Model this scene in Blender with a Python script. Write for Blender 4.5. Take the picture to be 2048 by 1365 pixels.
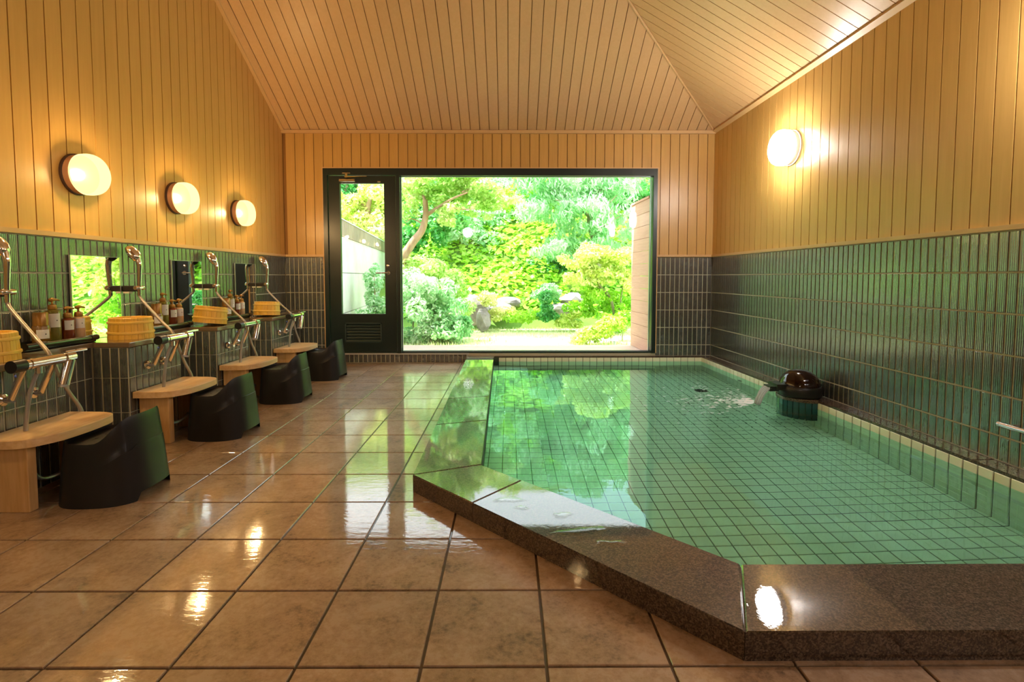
import bpy, bmesh, math, random
import numpy as np
from mathutils import Vector, Matrix, Euler

for _o in list(bpy.data.objects):
    bpy.data.objects.remove(_o)
S = bpy.context.scene
COL = S.collection

# ------------------------------------------------------------------ camera
F_PX, PITCH, PY, YAW, CAM_H = 1025.8, 0.0543, 609.5, 0.0054, 0.932
cam_d = bpy.data.cameras.new('camera')
cam = bpy.data.objects.new('camera', cam_d)
COL.objects.link(cam)
cam_d.sensor_width = 36.0
cam_d.lens = F_PX / 2048 * 36.0
cam_d.shift_y = (PY - 682.5) / 2048
cam_d.clip_start, cam_d.clip_end = 0.02, 200
cam.location = (0, 0, CAM_H)
cam.rotation_euler = (math.pi / 2 - PITCH, 0, -YAW)
S.camera = cam

# ------------------------------------------------------------------ world, sun, exposure
W = bpy.data.worlds.new('sky'); S.world = W; W.use_nodes = True
_bg = W.node_tree.nodes['Background']
_bg.inputs[0].default_value = (0.86, 0.95, 1.0, 1)
_bg.inputs[1].default_value = 2.6
sun_d = bpy.data.lights.new('sun', 'SUN'); sun_d.energy = 6.6; sun_d.angle = 0.03
sun_d.color = (1.0, 0.95, 0.84)
sun = bpy.data.objects.new('sun', sun_d); COL.objects.link(sun)
sun.rotation_euler = Vector((0.62, 0.16, -1.0)).to_track_quat('-Z', 'Y').to_euler()
S.view_settings.view_transform = 'Standard'
S.view_settings.look = 'None'
S.view_settings.gamma = 1.0
S.view_settings.use_curve_mapping = False
S.view_settings.exposure = 0.9
C = S.cycles
C.use_denoising = True
C.max_bounces = 7; C.diffuse_bounces = 3; C.glossy_bounces = 3
C.transmission_bounces = 5; C.transparent_max_bounces = 10
C.use_adaptive_sampling = True; C.adaptive_threshold = 0.2
C.caustics_reflective = True; C.caustics_refractive = True
C.blur_glossy = 0.5
C.sample_clamp_indirect = 14.0
WARM_W, WHITE_W = 20.0, 32.0       # bulb watts
GLOW_WARM, GLOW_WHITE = 1.25, 20.0  # glow of the frosted globes

rnd = random.Random(7)
rng = np.random.default_rng(11)

# ------------------------------------------------------------------ materials
MATS = {}
def newmat(name):
    m = bpy.data.materials.new(name); m.use_nodes = True
    nt = m.node_tree
    b = nt.nodes['Principled BSDF']
    MATS[name] = m
    return m, nt, b
def N(nt, typ, **kw):
    n = nt.nodes.new(typ)
    for k, v in kw.items():
        setattr(n, k, v)
    return n
def L(nt, a, b): nt.links.new(a, b)
def setin(node, **kw):
    for k, v in kw.items():
        k = k.replace('_', ' ')
        for i in node.inputs:
            if i.name.lower() == k.lower():
                i.default_value = v; break
def ramp(nt, stops):
    r = N(nt, 'ShaderNodeValToRGB')
    e = r.color_ramp.elements
    while len(e) < len(stops): e.new(0.5)
    for el, (p, c) in zip(e, stops):
        el.position = p
        el.color = (*c, 1) if len(c) == 3 else c
    return r
def simple(name, col, rough=0.5, metal=0.0, coat=0.0, spec=0.5, coat_rough=0.05):
    m, nt, b = newmat(name)
    setin(b, Base_Color=(*col, 1), Roughness=rough, Metallic=metal)
    b.inputs['Coat Weight'].default_value = coat
    b.inputs['Coat Roughness'].default_value = coat_rough
    b.inputs['Specular IOR Level'].default_value = spec
    return m
def coords(nt, scale=(1, 1, 1), kind='Object', rand=True):
    tc = N(nt, 'ShaderNodeTexCoord')
    mp = N(nt, 'ShaderNodeMapping')
    mp.inputs['Scale'].default_value = scale
    L(nt, tc.outputs[kind], mp.inputs['Vector'])
    if rand:
        oi = N(nt, 'ShaderNodeObjectInfo')
        ml = N(nt, 'ShaderNodeMath', operation='MULTIPLY'); ml.inputs[1].default_value = 37.0
        L(nt, oi.outputs['Random'], ml.inputs[0])
        cb = N(nt, 'ShaderNodeCombineXYZ')
        for k in range(3): L(nt, ml.outputs[0], cb.inputs[k])
        L(nt, cb.outputs[0], mp.inputs['Location'])
    return mp.outputs[0]
def noise(nt, vec, scale, detail=4, rough=0.6, dist=0.0):
    n = N(nt, 'ShaderNodeTexNoise')
    setin(n, Scale=scale, Detail=detail, Roughness=rough, Distortion=dist)
    if vec is not None: L(nt, vec, n.inputs['Vector'])
    return n
def bump(nt, b, h, strength, dist=0.002, slot='Normal'):
    bp = N(nt, 'ShaderNodeBump')
    bp.inputs['Strength'].default_value = strength
    bp.inputs['Distance'].default_value = dist
    L(nt, h, bp.inputs['Height'])
    L(nt, bp.outputs[0], b.inputs[slot])
    return bp
def rand_tint(nt, color_out, b, amt=0.12, sat=0.0):
    oi = N(nt, 'ShaderNodeObjectInfo')
    mr = N(nt, 'ShaderNodeMapRange')
    mr.inputs['To Min'].default_value = 1 - amt; mr.inputs['To Max'].default_value = 1 + amt
    L(nt, oi.outputs['Random'], mr.inputs['Value'])
    hs = N(nt, 'ShaderNodeHueSaturation')
    L(nt, mr.outputs[0], hs.inputs['Value'])
    L(nt, color_out, hs.inputs['Color'])
    L(nt, hs.outputs[0], b.inputs['Base Color'])

def wood_mat(name, c1, c2, rough=0.35, grain=(30, 30, 1.2), tint=0.05, bumpk=0.08, coat=0.0, scale=3.0):
    m, nt, b = newmat(name)
    v = coords(nt, grain)
    n = noise(nt, v, scale, 5, 0.6, 0.4)
    r = ramp(nt, [(0.3, c1), (0.7, c2)])
    L(nt, n.outputs['Fac'], r.inputs[0])
    rand_tint(nt, r.outputs[0], b, tint)
    b.inputs['Roughness'].default_value = rough
    b.inputs['Coat Weight'].default_value = coat
    bump(nt, b, n.outputs['Fac'], bumpk, 0.002)
    return m
# boards run along local z in every wall; the ceiling boards are built along local z too
wood_mat('wall_wood', (0.62, 0.36, 0.095), (0.68, 0.405, 0.118), 0.33, (14, 14, 0.8), 0.035, 0.03)
wood_mat('ceiling_wood', (0.68, 0.43, 0.20), (0.72, 0.465, 0.23), 0.36, (14, 14, 0.8), 0.035, 0.03)
simple('wall_backing', (0.34, 0.16, 0.035), 0.6)
simple('trim_wood', (0.70, 0.45, 0.20), 0.4)

def tile_mat():
    m, nt, b = newmat('wall_tile')
    tc = N(nt, 'ShaderNodeTexCoord')
    sx = N(nt, 'ShaderNodeSeparateXYZ'); L(nt, tc.outputs['Object'], sx.inputs[0])
    ad = N(nt, 'ShaderNodeMath', operation='ADD')
    L(nt, sx.outputs[0], ad.inputs[0]); L(nt, sx.outputs[1], ad.inputs[1])
    ml = N(nt, 'ShaderNodeMath', operation='MULTIPLY'); ml.inputs[1].default_value = 2 * math.pi / 0.0093
    L(nt, ad.outputs[0], ml.inputs[0])
    sn = N(nt, 'ShaderNodeMath', operation='SINE'); L(nt, ml.outputs[0], sn.inputs[0])
    v = coords(nt, (1, 1, 1))
    n = noise(nt, v, 22, 4, 0.6)
    n2 = noise(nt, coords(nt, (220, 220, 9)), 1.0, 3, 0.6)
    r = ramp(nt, [(0.25, (0.034, 0.042, 0.038)), (0.5, (0.058, 0.066, 0.058)), (0.8, (0.092, 0.092, 0.074))])
    mx = N(nt, 'ShaderNodeMath', operation='ADD'); L(nt, n.outputs['Fac'], mx.inputs[0])
    mm = N(nt, 'ShaderNodeMath', operation='MULTIPLY_ADD'); L(nt, n2.outputs['Fac'], mm.inputs[0])
    mm.inputs[1].default_value = 0.7; mm.inputs[2].default_value = -0.35
    L(nt, mm.outputs[0], mx.inputs[1])
    L(nt, mx.outputs[0], r.inputs[0])
    rand_tint(nt, r.outputs[0], b, 0.28)
    b.inputs['Roughness'].default_value = 0.26
    b.inputs['Specular IOR Level'].default_value = 1.0
    b.inputs['Coat Weight'].default_value = 1.0
    b.inputs['Coat Roughness'].default_value = 0.12
    b.inputs['Coat IOR'].default_value = 1.9
    h = N(nt, 'ShaderNodeMath', operation='MULTIPLY_ADD')
    L(nt, n.outputs['Fac'], h.inputs[0]); h.inputs[1].default_value = 1.6; L(nt, sn.outputs[0], h.inputs[2])
    bp = bump(nt, b, h.outputs[0], 0.32, 0.0010)
    L(nt, bp.outputs[0], b.inputs['Coat Normal'])
tile_mat()
simple('wall_grout', (0.54, 0.51, 0.36), 0.7)

def floor_mat():
    m, nt, b = newmat('floor_tile')
    v = coords(nt, (1, 1, 1))
    n1 = noise(nt, v, 6, 5, 0.65, 0.6)
    n2 = noise(nt, v, 55, 4, 0.7)
    ad = N(nt, 'ShaderNodeMath', operation='MULTIPLY_ADD')
    L(nt, n2.outputs['Fac'], ad.inputs[0]); ad.inputs[1].default_value = 0.75
    L(nt, n1.outputs['Fac'], ad.inputs[2])
    r = ramp(nt, [(0.58, (0.125, 0.074, 0.033)), (0.79, (0.32, 0.202, 0.108)), (0.95, (0.40, 0.265, 0.155)), (1.0, (0.43, 0.30, 0.19))])
    L(nt, ad.outputs[0], r.inputs[0])
    rand_tint(nt, r.outputs[0], b, 0.10)
    b.inputs['Roughness'].default_value = 0.45
    b.inputs['Coat Weight'].default_value = 1.0
    b.inputs['Coat IOR'].default_value = 1.65
    # a film of water, thicker and smoother in places
    wv = coords(nt, (1, 1, 1), rand=False, kind='Generated')
    geo = N(nt, 'ShaderNodeNewGeometry')
    w1 = noise(nt, geo.outputs['Position'], 1.7, 3, 0.55)
    rr = N(nt, 'ShaderNodeMapRange')
    rr.inputs['From Min'].default_value = 0.35; rr.inputs['From Max'].default_value = 0.65
    rr.inputs['To Min'].default_value = 0.0; rr.inputs['To Max'].default_value = 0.085
    L(nt, w1.outputs['Fac'], rr.inputs['Value'])
    L(nt, rr.outputs[0], b.inputs['Coat Roughness'])
    bump(nt, b, ad.outputs[0], 0.35, 0.003)
    mp = N(nt, 'ShaderNodeMapping'); mp.inputs['Rotation'].default_value = (0, 0, 0.35)
    mp.inputs['Scale'].default_value = (9, 26, 9)
    L(nt, geo.outputs['Position'], mp.inputs['Vector'])
    w2 = noise(nt, mp.outputs[0], 1.5, 4, 0.6)
    bump(nt, b, w2.outputs['Fac'], 0.22, 0.0018, 'Coat Normal')
floor_mat()
simple('floor_grout', (0.085, 0.052, 0.022), 0.55, coat=0.5)

def granite_mat():
    m, nt, b = newmat('granite')
    v = coords(nt, (1, 1, 1))
    vo = N(nt, 'ShaderNodeTexVoronoi'); setin(vo, Scale=260.0); L(nt, v, vo.inputs['Vector'])
    n = noise(nt, v, 90, 3, 0.7)
    r = ramp(nt, [(0.0, (0.012, 0.008, 0.006)), (0.42, (0.03, 0.019, 0.012)), (0.62, (0.085, 0.055, 0.034)), (1.0, (0.19, 0.14, 0.10))])
    sp = N(nt, 'ShaderNodeSeparateColor'); L(nt, vo.outputs['Color'], sp.inputs[0])
    mx = N(nt, 'ShaderNodeMath', operation='MULTIPLY_ADD'); L(nt, n.outputs['Fac'], mx.inputs[0])
    mx.inputs[1].default_value = 0.6
    ml = N(nt, 'ShaderNodeMath', operation='MULTIPLY'); ml.inputs[1].default_value = 0.55
    L(nt, sp.outputs[0], ml.inputs[0]); L(nt, ml.outputs[0], mx.inputs[2])
    L(nt, mx.outputs[0], r.inputs[0])
    L(nt, r.outputs[0], b.inputs['Base Color'])
    b.inputs['Roughness'].default_value = 0.45
    b.inputs['Specular IOR Level'].default_value = 0.2
    b.inputs['Coat Weight'].default_value = 1.0
    b.inputs['Coat Roughness'].default_value = 0.0
    b.inputs['Coat IOR'].default_value = 1.6
    geo = N(nt, 'ShaderNodeNewGeometry')
    w2 = noise(nt, geo.outputs['Position'], 60, 3, 0.6)
    bump(nt, b, w2.outputs['Fac'], 0.06, 0.001, 'Coat Normal')
granite_mat()

def pool_mat():
    m, nt, b = newmat('pool_tile')
    v = coords(nt, (1, 1, 1))
    n = noise(nt, v, 18, 3, 0.6)
    r = ramp(nt, [(0.3, (0.90, 0.89, 0.66)), (0.7, (0.94, 0.92, 0.70))])
    L(nt, n.outputs['Fac'], r.inputs[0])
    rand_tint(nt, r.outputs[0], b, 0.06)
    b.inputs['Roughness'].default_value = 0.3
pool_mat()
simple('pool_grout', (0.06, 0.075, 0.035), 0.7)

def water_mat():
    m, nt, b = newmat('water')
    nt.nodes.remove(b)
    out = nt.nodes['Material Output']
    g = N(nt, 'ShaderNodeBsdfGlass')
    g.inputs['Color'].default_value = (0.64, 1.0, 0.94, 1)
    g.inputs['Roughness'].default_value = 0.0
    g.inputs['IOR'].default_value = 1.333
    geo = N(nt, 'ShaderNodeNewGeometry')
    n1 = noise(nt, geo.outputs['Position'], 2.2, 2, 0.5)
    n2 = noise(nt, geo.outputs['Position'], 9.0, 3, 0.5)
    # ripples fade with distance from the falling water
    d = N(nt, 'ShaderNodeVectorMath', operation='DISTANCE'); d.inputs[1].default_value = (1.80, 3.64, 0.018)
    L(nt, geo.outputs['Position'], d.inputs[0])
    mr = N(nt, 'ShaderNodeMapRange'); mr.inputs['From Min'].default_value = 0.05; mr.inputs['From Max'].default_value = 1.1
    mr.inputs['To Min'].default_value = 1.0; mr.inputs['To Max'].default_value = 0.05
    L(nt, d.outputs['Value'], mr.inputs['Value'])
    ml = N(nt, 'ShaderNodeMath', operation='MULTIPLY'); L(nt, n2.outputs['Fac'], ml.inputs[0]); L(nt, mr.outputs[0], ml.inputs[1])
    ad = N(nt, 'ShaderNodeMath', operation='ADD'); L(nt, n1.outputs['Fac'], ad.inputs[0]); L(nt, ml.outputs[0], ad.inputs[1])
    bp = N(nt, 'ShaderNodeBump'); bp.inputs['Strength'].default_value = 0.30; bp.inputs['Distance'].default_value = 0.012
    L(nt, ad.outputs[0], bp.inputs['Height']); L(nt, bp.outputs[0], g.inputs['Normal'])
    L(nt, g.outputs[0], out.inputs['Surface'])
water_mat()
def clear_mat(name, col, rough=0.0, ior=1.33):
    m, nt, b = newmat(name); nt.nodes.remove(b)
    g = N(nt, 'ShaderNodeBsdfGlass'); g.inputs['Color'].default_value = (*col, 1)
    g.inputs['Roughness'].default_value = rough; g.inputs['IOR'].default_value = ior
    L(nt, g.outputs[0], nt.nodes['Material Output'].inputs['Surface'])

def both_sides(nt, ior):
    geo = N(nt, 'ShaderNodeNewGeometry'); mr = N(nt, 'ShaderNodeMapRange')
    mr.inputs['To Min'].default_value = ior; mr.inputs['To Max'].default_value = 1 / ior
    L(nt, geo.outputs['Backfacing'], mr.inputs['Value'])
    fr = N(nt, 'ShaderNodeFresnel'); L(nt, mr.outputs[0], fr.inputs['IOR'])
    return fr
def pane_mat():
    m, nt, b = newmat('pane_glass'); nt.nodes.remove(b)
    t = N(nt, 'ShaderNodeBsdfTransparent'); t.inputs[0].default_value = (0.96, 0.99, 0.97, 1)
    g = N(nt, 'ShaderNodeBsdfGlossy'); g.inputs['Roughness'].default_value = 0.0
    fr = both_sides(nt, 1.5)
    mx = N(nt, 'ShaderNodeMixShader')
    L(nt, fr.outputs[0], mx.inputs[0]); L(nt, t.outputs[0], mx.inputs[1]); L(nt, g.outputs[0], mx.inputs[2])
    L(nt, mx.outputs[0], nt.nodes['Material Output'].inputs['Surface'])
pane_mat()
def puddle_mat():
    m, nt, b = newmat('puddle_water'); nt.nodes.remove(b)
    t = N(nt, 'ShaderNodeBsdfTransparent'); t.inputs[0].default_value = (0.95, 0.96, 0.95, 1)
    g = N(nt, 'ShaderNodeBsdfGlossy'); g.inputs['Roughness'].default_value = 0.0
    fr = both_sides(nt, 1.33)
    mx = N(nt, 'ShaderNodeMixShader')
    L(nt, fr.outputs[0], mx.inputs[0]); L(nt, t.outputs[0], mx.inputs[1]); L(nt, g.outputs[0], mx.inputs[2])
    L(nt, mx.outputs[0], nt.nodes['Material Output'].inputs['Surface'])
puddle_mat()
simple('frame_dark', (0.008, 0.020, 0.017), 0.32)  # teal cast of the haze is put into the base colour
simple('louvre_metal', (0.045, 0.075, 0.07), 0.35, 0.3)
simple('threshold', (0.50, 0.50, 0.46), 0.35)
simple('frame_edge', (0.25, 0.30, 0.34), 0.3, 0.7)
simple('mirror', (0.92, 0.95, 0.93), 0.012, 1.0)
simple('mirror_edge', (0.55, 0.62, 0.56), 0.2, 0.6)
simple('chrome', (0.80, 0.78, 0.76), 0.09, 1.0)
simple('hose_grey', (0.42, 0.40, 0.37), 0.32, 0.6)
simple('black_rubber', (0.012, 0.012, 0.012), 0.35)
simple('holder_dark', (0.03, 0.028, 0.024), 0.3)
simple('sticker', (0.75, 0.72, 0.55), 0.6)
simple('blue_mark', (0.03, 0.10, 0.55), 0.4)
simple('stool_black', (0.012, 0.012, 0.012), 0.38, spec=0.4)
simple('tray_black', (0.010, 0.012, 0.011), 0.22)
simple('tray_rail', (0.10, 0.12, 0.07), 0.2, 0.7)
wood_mat('cedar', (0.66, 0.40, 0.16), (0.82, 0.58, 0.30), 0.45, (12, 1.2, 12), 0.05, 0.1)
wood_mat('cedar_leg', (0.56, 0.31, 0.10), (0.74, 0.47, 0.20), 0.45, (14, 14, 1.2), 0.05, 0.1)
wood_mat('bucket_wood', (0.72, 0.40, 0.035), (0.88, 0.55, 0.08), 0.4, (40, 40, 1.5), 0.05, 0.12)
simple('hoop', (0.90, 0.58, 0.10), 0.3)
simple('ledge_stone', (0.20, 0.135, 0.07), 0.25, coat=0.8)
def bottle_mat(name, col, tr=0.6, rough=0.12):
    m, nt, b = newmat(name)
    setin(b, Base_Color=(*col, 1), Roughness=rough)
    b.inputs['Transmission Weight'].default_value = tr
    b.inputs['Coat Weight'].default_value = 0.4
bottle_mat('amber', (0.50, 0.26, 0.03))
bottle_mat('olive_oil', (0.42, 0.36, 0.06))
bottle_mat('red_amber', (0.30, 0.06, 0.02), 0.4)
bottle_mat('peach', (0.74, 0.48, 0.24), 0.15)
simple('pump_gold', (0.40, 0.20, 0.035), 0.25, 0.3)
simple('paper_label', (0.78, 0.76, 0.68), 0.6)
simple('label_mark', (0.12, 0.12, 0.09), 0.6)
simple('dome_glaze', (0.010, 0.003, 0.002), 0.06)
simple('pedestal_tile', (0.012, 0.075, 0.085), 0.15, coat=0.6)
simple('spout_black', (0.008, 0.007, 0.006), 0.3)
simple('lamp_wood', (0.42, 0.22, 0.12), 0.5)
simple('lamp_dark', (0.05, 0.02, 0.012), 0.5)
simple('lamp_flange', (0.75, 0.70, 0.66), 0.4)
def emit(name, col, s):
    m, nt, b = newmat(name)
    setin(b, Base_Color=(0.8, 0.8, 0.8, 1), Roughness=0.25)
    b.inputs['Emission Color'].default_value = (*col, 1)
    b.inputs['Emission Strength'].default_value = s
def globe_mat(name, col, s, clear):
    # frosted glass: part of the bulb's light comes straight through, the rest makes the glass glow
    m, nt, b = newmat(name); nt.nodes.remove(b)
    t = N(nt, 'ShaderNodeBsdfTransparent'); t.inputs[0].default_value = (1, 1, 1, 1)
    e = N(nt, 'ShaderNodeEmission'); e.inputs[0].default_value = (*col, 1); e.inputs[1].default_value = s
    mx = N(nt, 'ShaderNodeMixShader'); mx.inputs[0].default_value = clear
    L(nt, e.outputs[0], mx.inputs[1]); L(nt, t.outputs[0], mx.inputs[2])
    L(nt, mx.outputs[0], nt.nodes['Material Output'].inputs['Surface'])
globe_mat('globe_warm', (1.0, 0.70, 0.27), GLOW_WARM, 0.3)
globe_mat('globe_white', (1.0, 0.96, 0.94), GLOW_WHITE, 0.3)
def foam_mat():
    m, nt, b = newmat('foam')
    setin(b, Base_Color=(0.90, 0.95, 0.94, 1), Roughness=0.2)
    b.inputs['Transmission Weight'].default_value = 0.6
foam_mat()
simple('foam_white', (0.92, 0.95, 0.93), 0.3)

def leaf_mat(name, c1, c2, c3, trans=0.45, rough=0.5):
    m, nt, b = newmat(name); nt.nodes.remove(b)
    geo = N(nt, 'ShaderNodeNewGeometry')
    n = noise(nt, geo.outputs['Position'], 1.1, 2, 0.5)
    ad = N(nt, 'ShaderNodeMath', operation='MULTIPLY_ADD')
    L(nt, geo.outputs['Random Per Island'], ad.inputs[0]); ad.inputs[1].default_value = 0.55
    mm = N(nt, 'ShaderNodeMath', operation='MULTIPLY_ADD'); L(nt, n.outputs['Fac'], mm.inputs[0])
    mm.inputs[1].default_value = 1.6; mm.inputs[2].default_value = -0.58
    L(nt, mm.outputs[0], ad.inputs[2])
    r = ramp(nt, [(0.1, c1), (0.5, c2), (0.95, c3)])
    L(nt, ad.outputs[0], r.inputs[0])
    d = N(nt, 'ShaderNodeBsdfDiffuse'); t = N(nt, 'ShaderNodeBsdfTranslucent')
    g = N(nt, 'ShaderNodeBsdfGlossy'); g.inputs['Roughness'].default_value = 0.4
    L(nt, r.outputs[0], d.inputs[0]); L(nt, r.outputs[0], t.inputs[0])
    m1 = N(nt, 'ShaderNodeMixShader'); m1.inputs[0].default_value = trans
    L(nt, d.outputs[0], m1.inputs[1]); L(nt, t.outputs[0], m1.inputs[2])
    m2 = N(nt, 'ShaderNodeMixShader'); m2.inputs[0].default_value = 0.06
    L(nt, m1.outputs[0], m2.inputs[1]); L(nt, g.outputs[0], m2.inputs[2])
    L(nt, m2.outputs[0], nt.nodes['Material Output'].inputs['Surface'])
leaf_mat('leaf_ivy', (0.20, 0.52, 0.02), (0.42, 0.80, 0.04), (0.66, 0.92, 0.14))
leaf_mat('leaf_maple', (0.30, 0.62, 0.08), (0.66, 0.88, 0.28), (0.90, 0.94, 0.55))
leaf_mat('leaf_deep', (0.03, 0.30, 0.05), (0.12, 0.52, 0.12), (0.36, 0.76, 0.26))
leaf_mat('leaf_pale', (0.16, 0.52, 0.16), (0.52, 0.84, 0.46), (0.84, 0.95, 0.78))
leaf_mat('leaf_silver', (0.22, 0.60, 0.22), (0.52, 0.84, 0.46), (0.82, 0.95, 0.78))
leaf_mat('leaf_yellow', (0.48, 0.72, 0.06), (0.80, 0.90, 0.28), (0.95, 0.95, 0.55))
leaf_mat('grass_blade', (0.55, 0.66, 0.20), (0.80, 0.84, 0.48), (0.93, 0.93, 0.72))
wood_mat('bark', (0.38, 0.22, 0.12), (0.58, 0.40, 0.26), 0.8, (6, 6, 1.5), 0.02, 0.4)
wood_mat('bark_grey', (0.20, 0.18, 0.10), (0.34, 0.32, 0.18), 0.8, (6, 6, 1.5), 0.02, 0.4)
wood_mat('fence_wood', (0.66, 0.36, 0.29), (0.76, 0.45, 0.37), 0.6, (20, 1.2, 20), 0.05, 0.1)
wood_mat('deck_wood', (0.62, 0.44, 0.38), (0.74, 0.56, 0.50), 0.6, (1.2, 20, 20), 0.05, 0.1)
def conc_mat():
    m, nt, b = newmat('concrete')
    v = coords(nt, (1, 1, 1), rand=False)
    n = noise(nt, v, 1.6, 6, 0.7)
    r = ramp(nt, [(0.3, (0.58, 0.57, 0.54)), (0.6, (0.76, 0.76, 0.76))])
    L(nt, n.outputs['Fac'], r.inputs[0]); L(nt, r.outputs[0], b.inputs['Base Color'])
    b.inputs['Roughness'].default_value = 0.85
    bump(nt, b, n.outputs['Fac'], 0.2, 0.01)
conc_mat()
wood_mat('cap_wood', (0.26, 0.19, 0.15), (0.44, 0.34, 0.29), 0.75, (12, 12, 1.2), 0.12, 0.2)
def ground_mat(name, c1, c2, sc):
    m, nt, b = newmat(name)
    geo = N(nt, 'ShaderNodeNewGeometry')
    n = noise(nt, geo.outputs['Position'], sc, 5, 0.65)
    r = ramp(nt, [(0.35, c1), (0.65, c2)])
    L(nt, n.outputs['Fac'], r.inputs[0]); L(nt, r.outputs[0], b.inputs['Base Color'])
    b.inputs['Roughness'].default_value = 0.9
ground_mat('lawn', (0.62, 0.70, 0.34), (0.78, 0.80, 0.52), 3)
ground_mat('hill_soil', (0.10, 0.22, 0.03), (0.20, 0.36, 0.05), 1.2)
ground_mat('rock', (0.22, 0.19, 0.20), (0.42, 0.38, 0.38), 5)

# ------------------------------------------------------------------ mesh helpers
def M_(x): return MATS[x] if isinstance(x, str) else x
def mk(name, verts, faces, mat, parent=None, smooth=False):
    me = bpy.data.meshes.new(name)
    me.from_pydata([tuple(v) for v in verts], [], faces)
    me.update()
    if mat: me.materials.append(M_(mat))
    if smooth:
        me.polygons.foreach_set('use_smooth', [True] * len(me.polygons))
    return link(name, me, parent)
def link(name, me, parent=None, loc=(0, 0, 0), rot=None):
    o = bpy.data.objects.new(name, me); COL.objects.link(o)
    o.location = loc
    if rot is not None: o.rotation_euler = rot
    if parent: o.parent = parent
    return o
def thing(name, label, cat, loc=(0, 0, 0), rotz=0.0, group=None):
    o = bpy.data.objects.new(name, None); COL.objects.link(o)
    o.empty_display_size = 0.05
    o.location = loc; o.rotation_euler = (0, 0, rotz)
    return tag(o, label, cat, group)
def tag(o, label=None, cat=None, group=None, kind=None):
    if label: o['label'] = label
    if cat: o['category'] = cat
    if group: o['group'] = group
    if kind: o['kind'] = kind
    return o
def dup(root, loc, rot=None, label=None):
    r = root.copy(); COL.objects.link(r); r.location = loc
    if rot is not None: r.rotation_euler = rot
    if label: r['label'] = label
    def rec(src, dst):
        for ch in list(src.children):
            c = ch.copy(); COL.objects.link(c); c.parent = dst
            rec(ch, c)
    rec(root, r)
    return r
def box_vf(lo, hi):
    (a, b, c), (d, e, f) = lo, hi
    v = [(a, b, c), (d, b, c), (d, e, c), (a, e, c), (a, b, f), (d, b, f), (d, e, f), (a, e, f)]
    q = [(0, 3, 2, 1), (4, 5, 6, 7), (0, 1, 5, 4), (1, 2, 6, 5), (2, 3, 7, 6), (3, 0, 4, 7)]
    return v, q
def box(name, lo, hi, mat, parent=None, bevel=0.0, seg=2):
    v, q = box_vf(lo, hi)
    o = mk(name, v, q, mat, parent)
    if bevel: bevel_mesh(o.data, bevel, seg)
    return o
def bevel_mesh(me, w, seg=2):
    bm = bmesh.new(); bm.from_mesh(me)
    bmesh.ops.bevel(bm, geom=bm.edges[:], offset=w, segments=seg, affect='EDGES', profile=0.5, clamp_overlap=True)
    bm.to_mesh(me); bm.free()
def boxes(name, lst, mat, parent=None):
    V, Fc = [], []
    for lo, hi in lst:
        v, q = box_vf(lo, hi); k = len(V)
        V += v; Fc += [tuple(i + k for i in f) for f in q]
    return mk(name, V, Fc, mat, parent)
def clip(poly, n, c):
    """keep the side with n.p <= c"""
    out = []
    for i in range(len(poly)):
        p, q = poly[i], poly[(i + 1) % len(poly)]
        dp = n[0] * p[0] + n[1] * p[1] - c; dq = n[0] * q[0] + n[1] * q[1] - c
        if dp <= 0: out.append(p)
        if (dp < 0 < dq) or (dq < 0 < dp):
            t = dp / (dp - dq); out.append((p[0] + t * (q[0] - p[0]), p[1] + t * (q[1] - p[1])))
    return out
def area(poly):
    return 0.5 * sum(poly[i][0] * poly[(i + 1) % len(poly)][1] - poly[(i + 1) % len(poly)][0] * poly[i][1] for i in range(len(poly)))
def slab(name, poly, fn, t0, t1, mat, parent=None, cham=0.0):
    """extrude a 2-D polygon; fn(u, v, t) gives the 3-D point, t1 is the front"""
    if len(poly) < 3 or abs(area(poly)) < 1e-6: return None
    if area(poly) < 0: poly = poly[::-1]
    n = len(poly)
    cu = sum(p[0] for p in poly) / n; cv = sum(p[1] for p in poly) / n
    V = [fn(u, v, t0) for u, v in poly]
    if cham:
        V += [fn(u, v, t1 - cham) for u, v in poly]
        ins = []
        for u, v in poly:
            d = math.hypot(u - cu, v - cv); k = max(0, 1 - 1.3 * cham / d)
            ins.append((cu + (u - cu) * k, cv + (v - cv) * k))
        V += [fn(u, v, t1) for u, v in ins]
        R = 3
    else:
        V += [fn(u, v, t1) for u, v in poly]; R = 2
    a, b, c = Vector(fn(1, 0, 0)) - Vector(fn(0, 0, 0)), Vector(fn(0, 1, 0)) - Vector(fn(0, 0, 0)), Vector(fn(0, 0, t1)) - Vector(fn(0, 0, t0))
    flip = a.cross(b).dot(c) < 0
    Fc = [tuple(range(n))[::-1], tuple(range((R - 1) * n, R * n))]
    for r in range(R - 1):
        for i in range(n):
            j = (i + 1) % n
            Fc.append((r * n + i, r * n + j, (r + 1) * n + j, (r + 1) * n + i))
    if flip: Fc = [f[::-1] for f in Fc]
    return mk(name, V, Fc, mat, parent)
def lathe_vf(prof, seg=32, close=True):
    V, Fc = [], []
    for r, z in prof:
        for k in range(seg):
            a = 2 * math.pi * k / seg
            V.append((r * math.cos(a), r * math.sin(a), z))
    for i in range(len(prof) - 1):
        for k in range(seg):
            j = (k + 1) % seg
            Fc.append((i * seg + k, i * seg + j, (i + 1) * seg + j, (i + 1) * seg + k))
    if close:
        Fc.append(tuple(range(seg))[::-1])
        Fc.append(tuple(range((len(prof) - 1) * seg, len(prof) * seg)))
    return V, Fc
def lathe(name, prof, mat, parent=None, seg=32, loc=(0, 0, 0), rot=None, smooth=True):
    V, Fc = lathe_vf(prof, seg)
    o = mk(name, V, Fc, mat, parent, smooth)
    if smooth: sharp(o.data)
    o.location = loc
    if rot is not None: o.rotation_euler = rot
    return o
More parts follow.
